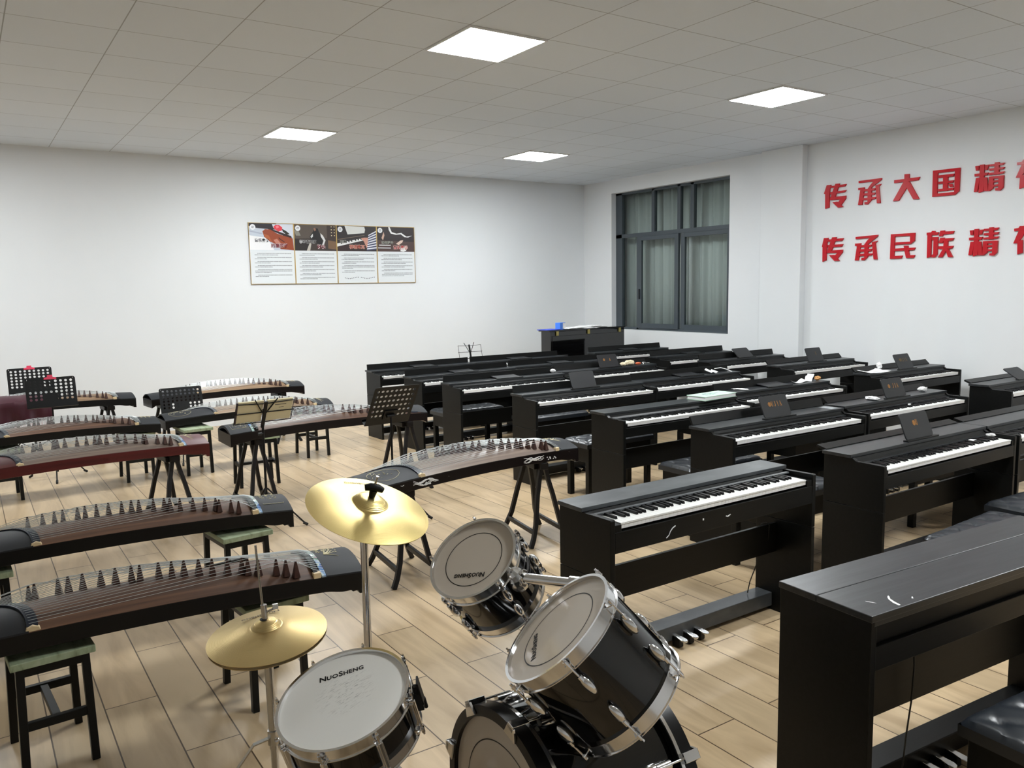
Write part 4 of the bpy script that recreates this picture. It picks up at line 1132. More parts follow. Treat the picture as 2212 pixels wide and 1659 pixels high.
for z0, z1, s_ in ((0, .05, 0), (BL - .05, BL, 1)):
    ho = obj('hoop', MB(BT).lathe([(BR - .008, z0), (BR + .021, z0), (BR + .021, z1), (BR + .004, z1), (BR + .004, (z0 + z1) / 2), (BR - .008, (z0 + z1) / 2)], 96, None, True), M['satin'], bass, True, 0)
    zz = z1 - .012 if s_ == 0 else z0 + .002
    obj('chrome_inlay', MB(BT).lathe([(BR + .0215, zz), (BR + .0222, zz), (BR + .0222, zz + .010), (BR + .0215, zz + .010)], 96, None, True), M['chrome'], ho, True)
    zz = z0 + .012 if s_ == 0 else z1 - .012
    hd = obj('batter_head' if s_ == 0 else 'resonant_head', MB(BT).disc(BR - .006, zz, 96, flip=(s_ == 0)).disc(BR - .006, zz + .0015, 96, flip=(s_ == 1)), M['clearhead'] if s_ == 0 else M['dark'], bass)
    if s_ == 0: obj('pinstripe', MB(BT).lathe([(BR * .73, zz - .0006), (BR * .742, zz - .0006)], 96), M['dark'], hd)
for q in range(8):
    a = 2 * math.pi * q / 8 + R(13)
    RM = BT @ Matrix.Rotation(a, 4, 'Z')
    for zl, zh, s_ in ((.125, .012, -1), (BL - .125, BL - .012, 1)):
        lo = obj('lug', MB(RM).ellipsoid((BR + .004, 0, zl), .022, .017, .042, 12, 8).tube([(BR + .016, 0, zl), (BR + .016, 0, zl + s_ * .045)], .013, 12), M['chrome'], bass, True)
        cl = obj('claw', MB(RM).prism([(BR - .004, -.026), (BR + .030, -.014), (BR + .030, .014), (BR - .004, .026)], min(zh + s_ * .013, zh + s_ * .020), max(zh + s_ * .013, zh + s_ * .020), 'z').tube([(BR + .026, 0, zl), (BR + .026, 0, zh + s_ * .020)], .0035, 8).tube([(BR + .026, 0, zh), (BR + .026, 0, zh + s_ * .018)], .007, 8).box(BR + .018, BR + .036, -.013, .013, min(zh + s_ * .02, zh - s_ * .03), max(zh + s_ * .02, zh - s_ * .03)), M['chrome'], lo, False, .0015)
off = lambda p: tuple(Vector(p) - (bass_c - Vector((0, 0, .285))))
obj('mount_post', MB().tube([off((1.30, 1.69, .53)), off((1.345, 1.727, .66)), off((1.388, 1.764, .79))], .0125, 12), M['chrome'], bass, True)
obj('mount_arm', MB().tube([off((1.400, 1.744, .803)), off((1.385, 1.778, .800))], .0215, 16).tube([off((1.392, 1.762, .802)), off((1.305, 1.925, .792))], .0155, 14), M['chrome'], bass, True)
for y_ in (-.28, .28): obj('spur', MB().tube([(.30, y_ * .80, .16), (.36, y_ * 1.3, .006)], .008, 8), M['chrome'], bass, True)
# bracket on the small tom, where the arm enters it
q_ = tom1.rotation_quaternion.to_matrix().to_4x4(); q_.translation = tom1.location
iv = q_.inverted()
pa, pb = iv @ Vector((1.314, 1.905, .794)), iv @ Vector((1.298, 1.945, .786))
br_ = MB().tube([pa, pb], .027, 8)
ctr = Vector((pb.x, pb.y, 0)).normalized() * .137
br_.ellipsoid((ctr.x, ctr.y, pb.z), .032, .032, .050, 12, 8).tube([pa + Vector((0, 0, -.03)), pa + Vector((0, 0, .03))], .008, 8)
obj('mount_bracket', br_, M['chrome'], tom1, bevel=.002)
# bracket of the large tom on the same post
q_ = tom2.rotation_quaternion.to_matrix().to_4x4(); q_.translation = tom2.location
iv = q_.inverted(); pa, pb = iv @ Vector((1.35, 1.725, .675)), iv @ Vector((1.325, 1.66, .70))
obj('mount_bracket', MB().tube([pa, pb], .018, 8), M['chrome'], tom2)

def cymbal_mb(r, bell, h=.028):
    pr_ = [(.0065, h + .017), (bell * .35, h + .0155), (bell * .65, h + .0115), (bell * .85, h + .0055), (bell * .97, h - .0025), (bell * 1.02, h - .0042), (bell * 1.1, h - .0045)]
    for q in range(1, 9):
        s_ = q / 8; pr_.append((bell * 1.1 + (r - bell * 1.1) * s_, (h - .0045) * (1 - s_ ** 1.25)))
    bot = [(a, b - .0013) for a, b in pr_[::-1]]
    return MB().lathe(pr_ + bot, 128, None, True)
def cymbal(label, c, n, r, bell, m, txt, h=.03):
    t = thing('cymbal', label, 'cymbal', c); aim(t, n)
    b = obj('plate', cymbal_mb(r, bell, h), m, t, True)
    zt = (h - .0045) * (1 - ((txt[1] - bell * 1.1) / (r - bell * 1.1)) ** 1.25) + .0016
    Mx = Matrix.Rotation(txt[0], 4, 'Z') @ Matrix.Translation((0, txt[1], zt)) @ Matrix.Rotation(-math.atan(h / r), 4, 'X')
    small_caps('print', txt[2], mk('faded print', txt[3], .5), b, Mx @ Matrix.Rotation(math.pi, 4, 'Z'))
    tag(t, group='drum kit')
    return t
cr_c, cr_n = Vector((1.05, 2.414, .933)), Vector((.148, -.34, .929)).normalized()
cymbal('larger bright brass cymbal tilted on top of the chrome stand', cr_c, cr_n, .203, .058, M['cymbal'], (R(352), .145, .017, (.42, .33, .13, 1)), .032)
ha_c, ha_n = Vector((.699, 2.398, .606)), Vector((-.101, -.066, .993)).normalized()
cymbal('duller lower brass cymbal with a thin rod through it', ha_c, ha_n, .178, .045, M['cymbaldark'], (R(355), .088, .019, (.14, .10, .05, 1)), .034)
cymbal('lower half of the hi hat pair hidden under the duller brass cymbal', ha_c - ha_n * .012, -ha_n, .176, .045, M['cymbaldark'], (R(355), .088, .001, (.14, .10, .05, 1)), .030)
# stand of the large cymbal
cs = thing('cymbal_stand', 'chrome pole stand carrying the larger tilted cymbal', 'stand', (1.036, 2.424, 0), 0, 'drum kit')
o3 = lambda p: tuple(Vector(p) - Vector((1.036, 2.424, 0)))
obj('upper_pole', MB().tube([(0, 0, .44), (0, 0, .84), o3(cr_c - cr_n * .035)], .0128, 14), M['chrome'], cs, True)
obj('lower_pole', MB().tube([(0, 0, .06), (0, 0, .44)], .0160, 14).tube([(0, 0, .40), (0, 0, .452)], .0195, 14), M['chrome'], cs, True)
obj('wing_screw', MB().tube([(-.016, 0, .43), (-.032, -.004, .43)], .004, 8).box(-.04, -.030, -.012, .006, .424, .436), M['steel'], cs, bevel=.002)
obj('tilter_rod', MB().tube([o3(cr_c - cr_n * .035), o3(cr_c + cr_n * .125)], .0042, 10), M['steel'], cs, True)
tt = cr_c + cr_n * .046
side = cr_n.cross(Vector((.3, .9, .2))).normalized()
obj('wing_nut', MB().tube([o3(cr_c + cr_n * .044), o3(cr_c + cr_n * .075)], [.009, .014], 12).tube([o3(cr_c + cr_n * .078 - side * .030), o3(cr_c + cr_n * .084 - side * .012), o3(cr_c + cr_n * .084 + side * .012), o3(cr_c + cr_n * .078 + side * .030)], [.010, .013, .013, .010], 10), M['dark'], cs, True)
def legs3(t, r_, hub, rot, m_, zl=.10):
    for k in range(3):
        a = rot + k * 2 * math.pi / 3; c_, s_ = math.cos(a), math.sin(a)
        lo = obj('leg', MB().sweep([(.014 * c_, .014 * s_, hub), (.06 * c_, .06 * s_, hub - .012), (r_ * c_, r_ * s_, .014)], .018, .005, (-s_, c_, 0)), m_, t, bevel=.001)
        obj('brace', MB().bar((.012 * c_, .012 * s_, zl), (r_ * .55 * c_, r_ * .55 * s_, (hub) * .47), .014, .004), m_, t)
        obj('rubber_foot', MB().tube([(r_ * .95 * c_, r_ * .95 * s_, .022), (r_ * 1.06 * c_, r_ * 1.06 * s_, .009)], .011, 8), M['rubber'], lo, True)
legs3(cs, .26, .26, .6, M['steel'])
obj('hub', MB().tube([(0, 0, .235), (0, 0, .275)], .020, 12).tube([(0, 0, .06), (0, 0, .09)], .016, 12), M['steel'], cs, True)
# hi-hat stand
hs = thing('hi_hat_stand', 'chrome hi hat stand with a long thin rod, left of the snare drum', 'stand', (.700, 2.394, 0), 0, 'drum kit')
obj('pole', MB().tube([(0, 0, .05), (0, 0, .27)], .0115, 14).tube([(0, 0, .24), (-.004, 0, .545)], .0135, 14), M['steel'], hs, True)
obj('cup', MB().tube([(-.004, 0, .545), (-.003, .003, .585)], [.010, .016], 12), M['chrome'], hs, True)
obj('rod', MB().tube([(-.004, 0, .54), (-.018, .02, .885)], .0034, 8), M['steel'], hs, True)
cb_ = Vector((-.005, .006, .648))
obj('clutch', MB().tube([cb_ + Vector((0, 0, .006)), cb_ + Vector((-.002, .002, .052))], .0095, 12).tube([cb_ + Vector((.006, -.004, .030)), cb_ + Vector((.030, -.012, .040))], .0035, 8).box(.016, .032, -.010, -.002, .684, .700), M['steel'], hs, True)
obj('felt_washer', MB().tube([cb_ + Vector((0, 0, -.010)), cb_ + Vector((0, 0, .008))], .016, 16), M['rubber'], hs, True)
legs3(hs, .25, .275, 2.9, M['steel'], .09)
obj('hub', MB().tube([(0, 0, .255), (0, 0, .30)], .0185, 8).box(.01, .036, -.012, .012, .258, .285), M['steel'], hs, True)
# snare stand
n_s = Vector((-.314, -.13, .941)).normalized()
sb_ = Vector((.783, 2.014, .537)) - n_s * .140
ss = thing('snare_stand', 'chrome basket stand holding the snare drum', 'stand', (sb_.x + .02, sb_.y + .01, 0), 0, 'drum kit')
o4 = lambda p: tuple(Vector(p) - Vector((sb_.x + .02, sb_.y + .01, 0)))
obj('pole', MB().tube([(0, 0, .05), (0, 0, .29), o4(sb_ - n_s * .07)], .011, 12), M['steel'], ss, True)
e1 = n_s.cross(Vector((0, 0, 1))).normalized(); e2 = n_s.cross(e1)
for k in range(3):
    a = k * 2 * math.pi / 3 + .4; d_ = e1 * math.cos(a) + e2 * math.sin(a)
    obj('arm', MB().tube([o4(sb_ - n_s * .07), o4(sb_ - n_s * .016 + d_ * .17), o4(sb_ - n_s * .012 + d_ * .206), o4(sb_ + n_s * .02 + d_ * .206)], .007, 8), M['steel'], ss, True)
legs3(ss, .22, .22, 1.5, M['steel'], .08)

# ---------------------------------------------------------------- red letters on the right wall
LETTERS = {
 'chuan_a': [[(5.94,2.766),(5.883,2.764),(5.888,2.745),(5.898,2.72),(5.902,2.507),(5.953,2.496),(5.957,2.665),(5.974,2.67)],[(5.888,2.748),(5.686,2.751),(5.704,2.725),(5.891,2.726)],[(5.889,2.68),(5.686,2.684),(5.705,2.661),(5.888,2.654)],[(5.826,2.768),(5.773,2.766),(5.824,2.622),(5.887,2.604),(5.873,2.65)],[(5.889,2.623),(5.688,2.622),(5.688,2.59),(5.744,2.521),(5.72,2.498),(5.784,2.496),(5.861,2.565),(5.799,2.566),(5.783,2.558),(5.759,2.586),(5.888,2.59)]],
 'cheng_a': [[(5.534,2.766),(5.258,2.766),(5.26,2.747),(5.369,2.683),(5.379,2.669),(5.42,2.668),(5.391,2.705),(5.357,2.738),(5.533,2.742)],[(5.536,2.689),(5.46,2.689),(5.462,2.668),(5.481,2.499),(5.532,2.501),(5.51,2.663),(5.535,2.666)],[(5.418,2.673),(5.374,2.683),(5.372,2.539),(5.414,2.498),(5.453,2.501),(5.453,2.527),(5.418,2.526)],[(5.485,2.669),(5.327,2.666),(5.337,2.642),(5.484,2.643)],[(5.489,2.623),(5.325,2.619),(5.338,2.595),(5.488,2.598)],[(5.495,2.573),(5.315,2.57),(5.328,2.547),(5.494,2.548)],[(5.328,2.698),(5.261,2.703),(5.287,2.676),(5.264,2.499),(5.304,2.5)]],
 'da': [[(5.113,2.725),(4.828,2.727),(4.846,2.693),(5.112,2.693)],[(4.999,2.774),(4.945,2.772),(4.945,2.703),(4.967,2.631),(5.055,2.501),(5.12,2.504),(4.998,2.709)],[(4.967,2.691),(4.939,2.69),(4.826,2.498),(4.891,2.501),(4.972,2.634)]],
 'guo': [[(4.692,2.772),(4.639,2.771),(4.637,2.505),(4.688,2.506)],[(4.692,2.772),(4.413,2.768),(4.414,2.739),(4.691,2.743)],[(4.465,2.769),(4.413,2.768),(4.414,2.537),(4.463,2.504)],[(4.687,2.536),(4.46,2.534),(4.431,2.523),(4.458,2.503),(4.688,2.506)],[(4.635,2.718),(4.47,2.716),(4.478,2.688),(4.633,2.69)],[(4.632,2.653),(4.472,2.651),(4.48,2.627),(4.631,2.628)],[(4.633,2.579),(4.466,2.577),(4.474,2.555),(4.632,2.554)],[(4.582,2.717),(4.533,2.715),(4.53,2.552),(4.58,2.553)],[(4.526,2.618),(4.486,2.617),(4.474,2.587),(4.508,2.586)]],
 'jing_a': [[(4.223,2.769),(4.179,2.769),(4.177,2.632),(4.175,2.51),(4.223,2.5),(4.221,2.637)],[(4.267,2.763),(4.231,2.763),(4.231,2.716),(4.258,2.716)],[(4.17,2.761),(4.135,2.761),(4.15,2.712),(4.176,2.715)],[(4.27,2.688),(4.136,2.686),(4.152,2.66),(4.268,2.661)],[(4.254,2.645),(4.213,2.647),(4.235,2.51),(4.268,2.511)],[(4.186,2.644),(4.149,2.642),(4.132,2.508),(4.169,2.511)],[(4.133,2.761),(3.991,2.76),(4.007,2.741),(4.13,2.741)],[(4.131,2.721),(3.989,2.719),(4.003,2.7),(4.13,2.699)],[(4.134,2.68),(3.987,2.679),(4.001,2.659),(4.133,2.657)],[(4.082,2.774),(4.042,2.773),(4.038,2.655),(4.083,2.656)],[(4.13,2.642),(4.087,2.643),(4.085,2.529),(4.119,2.506),(4.132,2.507)],[(4.13,2.644),(3.993,2.643),(3.994,2.617),(4.128,2.62)],[(4.04,2.642),(3.993,2.643),(3.994,2.526),(4.02,2.5),(4.065,2.505),(4.064,2.527),(4.038,2.526)],[(4.089,2.602),(4.034,2.602),(4.041,2.585),(4.088,2.582)],[(4.087,2.562),(4.032,2.562),(4.039,2.544),(4.086,2.542)]],
 'shen_a': [[(3.879,2.746),(3.838,2.747),(3.827,2.765),(3.77,2.757),(3.78,2.72),(3.82,2.719),(3.879,2.721)],[(3.837,2.719),(3.768,2.719),(3.805,2.647),(3.847,2.601),(3.884,2.605)],[(3.846,2.618),(3.799,2.626),(3.798,2.51),(3.848,2.497)],[(3.766,2.681),(3.726,2.681),(3.721,2.544),(3.759,2.544)],[(3.629,2.682),(3.586,2.682),(3.587,2.545),(3.625,2.545)],[(3.766,2.681),(3.586,2.682),(3.587,2.655),(3.765,2.654)],[(3.763,2.623),(3.585,2.62),(3.585,2.595),(3.762,2.598)],[(3.76,2.57),(3.586,2.568),(3.586,2.543),(3.759,2.544)],[(3.697,2.714),(3.654,2.714),(3.65,2.494),(3.693,2.491)]],
 'chuan_b': [[(5.958,2.162),(5.9,2.162),(5.905,2.141),(5.914,2.115),(5.921,1.903),(5.97,1.888),(5.973,2.059),(5.983,2.063)],[(5.908,2.143),(5.702,2.147),(5.719,2.117),(5.911,2.117)],[(5.908,2.08),(5.706,2.08),(5.719,2.052),(5.909,2.052)],[(5.849,2.165),(5.792,2.164),(5.847,2.019),(5.908,1.998),(5.893,2.053)],[(5.912,2.014),(5.708,2.017),(5.71,1.986),(5.771,1.918),(5.744,1.892),(5.81,1.892),(5.883,1.962),(5.818,1.963),(5.806,1.955),(5.777,1.984),(5.911,1.987)]],
 'cheng_b': [[(5.549,2.151),(5.279,2.158),(5.283,2.139),(5.39,2.065),(5.435,2.062),(5.416,2.092),(5.379,2.128),(5.548,2.125)],[(5.554,2.077),(5.48,2.078),(5.482,2.055),(5.505,1.887),(5.551,1.888),(5.529,2.048),(5.554,2.049)],[(5.438,2.068),(5.391,2.08),(5.391,1.923),(5.434,1.885),(5.469,1.888),(5.469,1.914),(5.435,1.915)],[(5.505,2.056),(5.348,2.055),(5.356,2.033),(5.504,2.031)],[(5.509,2.01),(5.344,2.01),(5.354,1.982),(5.508,1.982)],[(5.513,1.959),(5.334,1.959),(5.344,1.937),(5.512,1.933)],[(5.349,2.083),(5.278,2.093),(5.305,2.068),(5.279,1.89),(5.32,1.89)]],
 'min': [[(5.128,2.153),(5.08,2.153),(5.081,1.891),(5.129,1.89)],[(5.128,2.153),(4.856,2.152),(4.858,2.123),(5.126,2.126)],[(4.91,2.153),(4.856,2.152),(4.857,2.07),(4.9,2.039),(4.908,2.044)],[(5.077,2.064),(4.87,2.063),(4.9,2.038),(5.075,2.037)],[(5.082,1.998),(4.847,1.998),(4.862,1.971),(5.083,1.971)],[(5.124,1.92),(4.985,1.92),(4.999,1.889),(5.129,1.889)],[(4.977,2.023),(4.929,2.023),(4.917,1.957),(4.908,1.92),(4.849,1.919),(4.863,1.889),(4.945,1.891),(4.963,1.959)]],
 'zu': [[(4.731,2.144),(4.684,2.146),(4.673,2.16),(4.644,2.158),(4.638,2.143),(4.604,2.142),(4.615,2.115),(4.729,2.116)],[(4.722,2.119),(4.676,2.119),(4.676,1.892),(4.719,1.882)],[(4.675,2.095),(4.607,2.093),(4.609,1.915),(4.636,1.884),(4.671,1.888),(4.669,1.915),(4.652,1.917),(4.654,2.061),(4.673,2.064)],[(4.586,2.155),(4.543,2.156),(4.546,2.145),(4.445,2.143),(4.457,2.117),(4.558,2.114),(4.562,2.098),(4.602,2.099)],[(4.585,2.083),(4.542,2.084),(4.543,2.074),(4.444,2.074),(4.458,2.048),(4.552,2.046),(4.556,2.029),(4.602,2.03)],[(4.546,2.071),(4.504,2.071),(4.502,1.975),(4.549,1.975)],[(4.599,1.997),(4.448,1.995),(4.462,1.968),(4.599,1.968)],[(4.547,1.978),(4.5,1.98),(4.557,1.883),(4.6,1.885)],[(4.527,1.963),(4.494,1.966),(4.447,1.881),(4.495,1.882)]],
 'jing_b': [[(4.246,2.148),(4.204,2.149),(4.202,2.005),(4.201,1.89),(4.249,1.879),(4.246,2.008)],[(4.291,2.138),(4.255,2.139),(4.255,2.091),(4.282,2.091)],[(4.192,2.138),(4.16,2.139),(4.172,2.089),(4.201,2.09)],[(4.294,2.067),(4.16,2.067),(4.175,2.04),(4.293,2.04)],[(4.278,2.023),(4.236,2.025),(4.256,1.893),(4.293,1.892)],[(4.211,2.024),(4.174,2.024),(4.154,1.887),(4.194,1.887)],[(4.153,2.144),(4.013,2.148),(4.027,2.125),(4.152,2.122)],[(4.153,2.101),(4.011,2.105),(4.023,2.083),(4.152,2.08)],[(4.156,2.059),(4.009,2.063),(4.023,2.042),(4.155,2.04)],[(4.104,2.154),(4.063,2.155),(4.061,2.038),(4.104,2.037)],[(4.156,2.023),(4.112,2.024),(4.113,1.909),(4.145,1.885),(4.155,1.885)],[(4.156,2.025),(4.018,2.023),(4.019,2.0),(4.155,1.998)],[(4.065,2.022),(4.018,2.023),(4.02,1.907),(4.049,1.879),(4.09,1.882),(4.089,1.903),(4.065,1.904)],[(4.115,1.983),(4.059,1.985),(4.066,1.966),(4.114,1.963)],[(4.113,1.942),(4.057,1.944),(4.064,1.926),(4.112,1.922)]],
 'shen_b': [[(3.874,2.127),(3.835,2.131),(3.824,2.149),(3.766,2.146),(3.777,2.107),(3.813,2.103),(3.872,2.101)],[(3.833,2.102),(3.764,2.107),(3.801,2.036),(3.84,1.986),(3.875,1.987)],[(3.839,2.007),(3.792,2.018),(3.787,1.894),(3.834,1.88)],[(3.76,2.068),(3.72,2.07),(3.715,1.932),(3.753,1.929)],[(3.622,2.078),(3.579,2.08),(3.579,1.942),(3.618,1.939)],[(3.76,2.068),(3.579,2.08),(3.579,2.054),(3.759,2.041)],[(3.757,2.009),(3.577,2.018),(3.578,1.993),(3.756,1.983)],[(3.755,1.955),(3.578,1.965),(3.579,1.94),(3.753,1.929)],[(3.69,2.106),(3.647,2.109),(3.643,1.885),(3.686,1.879)]],
}

LET = {'chuan_a': ('传', 'first character of the upper row'), 'cheng_a': ('承', 'second character of the upper row'), 'da': ('大', 'in the upper row, third from the left'), 'guo': ('国', 'boxed character of the upper row, fourth from the left'), 'jing_a': ('精', 'fifth character of the upper row'), 'shen_a': ('神', 'cut by the photo edge, upper row'),
       'chuan_b': ('传', 'first character of the lower row'), 'cheng_b': ('承', 'second character of the lower row'), 'min': ('民', 'in the lower row, third from the left'), 'zu': ('族', 'in the lower row, fourth from the left'), 'jing_b': ('精', 'fifth character of the lower row'), 'shen_b': ('神', 'cut by the photo edge, lower row')}
for key, polys in LETTERS.items():
    mb = MB()
    for n_, p_ in enumerate(polys): mb.prism(p_, X1 - .020 - .0003 * n_, X1 - .0005)
    chn, wh = LET[key]
    tag(obj('wall_letter', mb, M['red'], bevel=.0015), 'red raised wall character %s, %s' % (chn, wh), 'letter', 'red slogan characters on the right wall')

# ---------------------------------------------------------------- posters on the back wall
PCOL = {}
def pm(c, rough=.45):
    if c not in PCOL: PCOL[c] = mk('print %d %d %d' % c, lin(*c), rough)
    return PCOL[c]
PX = [3.062, 3.641, 4.219, 4.797, 5.374]; PZ0, PZ1 = 1.747, 2.515
NAVY = (38, 36, 40)
PICS = {
 0: dict(lab='poster with a violin and a pink rose, leftmost of the row on the wall', t1=('音乐素养', .275, .285, (25, 25, 32), None), t2=('的重要性', .67, .37, (120, 22, 40), (240, 235, 235)), bg=(196, 204, 216), pic=[
   ((40, 38, 46), [(0, 0), (.62, 0), (.60, .10), (.18, .08), (0, .05)]), ((214, 220, 232), [(.52, .01), (1, .01), (1, .22), (.70, .16), (.55, .07)]), ((172, 180, 198), [(.0, .12), (.30, .16), (.28, .18), (0, .14)]), ((240, 240, 242), [(0, .20), (.40, .24), (.55, .44), (0, .44)]),
   ((46, 28, 30), [(.18, .02), (.26, .03), (.95, .20), (.97, .26), (.85, .22)]), ((150, 68, 36), [(.30, .13), (.36, .095), (.48, .10), (.62, .16), (.74, .19), (.98, .24), (1, .44), (.70, .42), (.56, .33), (.46, .30), (.33, .22)]), ((176, 92, 50), [(.32, .17), (.44, .20), (.50, .30), (.36, .24)]), ((84, 34, 24), [(.66, .22), (.70, .25), (.80, .30), (.78, .31), (.66, .25)]), ((196, 130, 112), [(.54, .27), (.62, .25), (.72, .34), (.62, .36)]),
   ((226, 62, 76), [(.55, .05), (.60, .02), (.68, .02), (.75, .06), (.74, .11), (.66, .13), (.57, .09)]), ((240, 130, 140), [(.60, .04), (.66, .03), (.68, .06), (.62, .08)]), ((40, 42, 34), [(.74, .08), (.84, .12), (.92, .17), (.84, .18), (.76, .13)])]),
 1: dict(lab='poster with a pianist in a dim room, second from the left on the wall', t1=('学习音乐的', .315, .295, (52, 46, 44), (205, 205, 205)), t2=('好处', .63, .375, (120, 22, 40), (240, 235, 235)), bg=(62, 52, 48), pic=[
   ((88, 78, 70), [(0, 0), (.78, 0), (.78, .22), (0, .24)]), ((58, 46, 42), [(.78, 0), (1, 0), (1, .30), (.78, .28)]), ((140, 138, 128), [(0, .10), (.10, .10), (.15, .19), (.04, .19)]), ((30, 28, 30), [(.36, .20), (.44, .12), (.48, .06), (.56, .06), (.60, .14), (.68, .20), (.66, .34), (.40, .30)]), ((214, 214, 214), [(.38, .20), (.44, .15), (.44, .20), (.40, .23)]), ((222, 222, 222), [(.62, .14), (.68, .18), (.74, .26), (.70, .33), (.64, .36), (.69, .27), (.63, .20)]), ((150, 110, 90), [(.46, .06), (.50, .05), (.52, .09), (.48, .11)]), ((40, 34, 34), [(0, .24), (.40, .30), (.28, .44), (0, .44)]), ((196, 190, 180), [(.36, .30), (.40, .30), (.36, .44), (.28, .44)]), ((120, 92, 66), [(.80, .26), (1, .28), (1, .42), (.80, .40)])] + [((240, 226, 180), [(x, y), (x + .022, y), (x + .022, y + .014), (x, y + .014)]) for x in (.88, .95) for y in (.02, .07, .12, .17)]),
 2: dict(lab='poster with a striped sleeve over a keyboard, third from the left on the wall', t1=('乐理', .145, .285, (56, 58, 50), (225, 225, 220)), t2=('视唱练耳', .50, .37, (170, 60, 40), (235, 215, 200)), bg=(40, 34, 36), pic=[
   ((218, 220, 218), [(.20, .0), (.70, .01), (.72, .06), (.70, .12), (.27, .15)]), ((120, 104, 90), [(.02, .235), (.70, .155), (.70, .163), (.02, .245)]), ((232, 232, 232), [(0, .31), (.62, .215), (.66, .25), (0, .365)]), ((50, 32, 32), [(0, .37), (.68, .26), (.86, .44), (0, .44)])] + [((20, 20, 22), [(x, .30 - .155 * x), (x + .03, .295 - .155 * x), (x + .05, .325 - .155 * x), (x + .02, .33 - .155 * x)]) for x in (.08, .20, .27, .34, .44, .51, .58)] + [((206, 150, 132), [(.60, .21), (.70, .20), (.80, .20), (.86, .28), (.82, .38), (.74, .38), (.68, .27)])] + [((60, 66, 100) if q % 2 else (222, 222, 232), [(.80 - .004 * q, .15 + .02 * q), (1, .075 + .024 * q), (1, .099 + .024 * q), (.80 - .004 * q, .17 + .02 * q)]) for q in range(14)]),
 3: dict(lab='poster with a white ribbon curve over keys, rightmost on the wall', t1=('如何提升', .27, .285, (150, 150, 140), (30, 30, 30)), t2=('音乐素养', .62, .37, (180, 40, 40), (240, 225, 215)), bg=(36, 24, 26), pic=[
   ((74, 52, 48), [(0, .24), (1, .26), (1, .44), (0, .44)]), ((240, 240, 240), [(.31, 0), (.345, 0), (.40, .09), (.52, .115), (.66, .10), (.74, .14), (.80, .165), (.95, .145), (.84, .18), (.74, .175), (.64, .125), (.50, .135), (.37, .115), (.32, .05)]), ((206, 170, 150), [(.12, .20), (.18, .09), (.20, .15), (.16, .24)]), ((228, 228, 228), [(.05, .32), (.36, .32), (.36, .335), (.05, .335)]), ((214, 214, 218), [(.02, .37), (.36, .37), (.36, .385), (.02, .385)]), ((222, 196, 180), [(.50, .30), (.62, .24), (.70, .23), (.68, .27), (.58, .32)]), ((240, 240, 240), [(.62, .38), (.72, .36), (.78, .42), (.70, .44), (.62, .43)])]),
}
for q in range(4):
    d = PICS[q]; x0, x1 = PX[q], PX[q + 1]; w_, h_ = x1 - x0, PZ1 - PZ0
    t = thing('wall_poster', d['lab'], 'poster', (x0, Y1, PZ1), 0, 'music posters on the wall')
    obj('board', MB().box(0, w_, -.012, -.0005, -h_, 0), pm((226, 231, 234)), t)
    fm = MB()
    for a in ((0, .006, -h_, 0), (w_ - .006, w_, -h_, 0), (.006, w_ - .006, -h_, -h_ + .006), (.006, w_ - .006, -.006, 0)): fm.box(a[0], a[1], -.017, -.0005, a[2], a[3])
    obj('gold_edge', fm, M['goldframe'], t)
    def uv(u, v): return (.006 + u * (w_ - .012), -.006 - v * (h_ - .012))
    pic = obj('picture', MB().prism([uv(0, 0), uv(1, 0), uv(1, .442), uv(0, .442)], -.0126, -.012, 'y'), pm(d['bg']), t)
    for n_, (c, poly) in enumerate(d['pic']):
        obj('picture_detail', MB().prism([uv(max(0, min(1, a)), max(0, min(.44, b))) for a, b in poly], -.0128 - n_ * .00012, -.0124, 'y'), pm(c), pic)
    yy = -.0155
    RX = Matrix.Rotation(R(90), 4, 'X')
    for tn, sz in (('t1', .046), ('t2', .056)):
        s_, u, v, c, oc = d[tn]
        px_, pz_ = uv(u, v)
        if oc: text_part('title_outline', s_, sz, pm(oc), t, Matrix.Translation((px_, yy, pz_)) @ RX, .0002, .0032)
        text_part('title', s_, sz, pm(c), t, Matrix.Translation((px_, yy - .0012, pz_)) @ RX, .0002, .0011)
    cx_, cz_ = uv(.085, .065)
    lo = obj('logo_disc', MB().disc(.035, 0, 28, Matrix.Translation((cx_, -.0156, cz_)) @ RX), pm((236, 238, 242)), t)
    obj('logo_mark', MB().box(cx_ - .012, cx_ + .012, -.0162, -.0157, cz_ + .007, cz_ + .012).box(cx_ - .012, cx_ + .012, -.0162, -.0157, cz_ - .012, cz_ - .007).box(cx_ - .012, cx_ - .007, -.0162, -.0157, cz_ - .012, cz_ + .004).box(cx_ + .007, cx_ + .012, -.0162, -.0157, cz_ - .004, cz_ + .012), pm((60, 66, 86)), lo)
    rn = random.Random(q + 11); tx = MB()
    v = .49
    while v < (.90 if q != 2 else .84):
        nl = rn.choice((2, 2, 3))
        for k_ in range(nl):
            u = .10 + (.06 if k_ == 0 else 0); ue = .93 if k_ < nl - 1 else rn.uniform(.35, .8)
            while u < ue:
                wd = rn.uniform(.006, .014)
                a, b = uv(u, v), uv(u + wd, v + .011)
                tx.box(a[0], b[0], -.0126, -.012, b[1], a[1]); u += wd + rn.uniform(.004, .008)
            v += .0245
        v += .018
    if q == 2:
        for k_ in range(18):
            u = .16 + .042 * k_ + (.03 if k_ > 8 else 0)
            a = uv(u, .905 + .012 * math.sin(k_ * .62)); tx.box(a[0], a[0] + .011, -.0126, -.012, a[1] - .012, a[1])
    obj('body_text', tx, pm((110, 112, 118)), t)

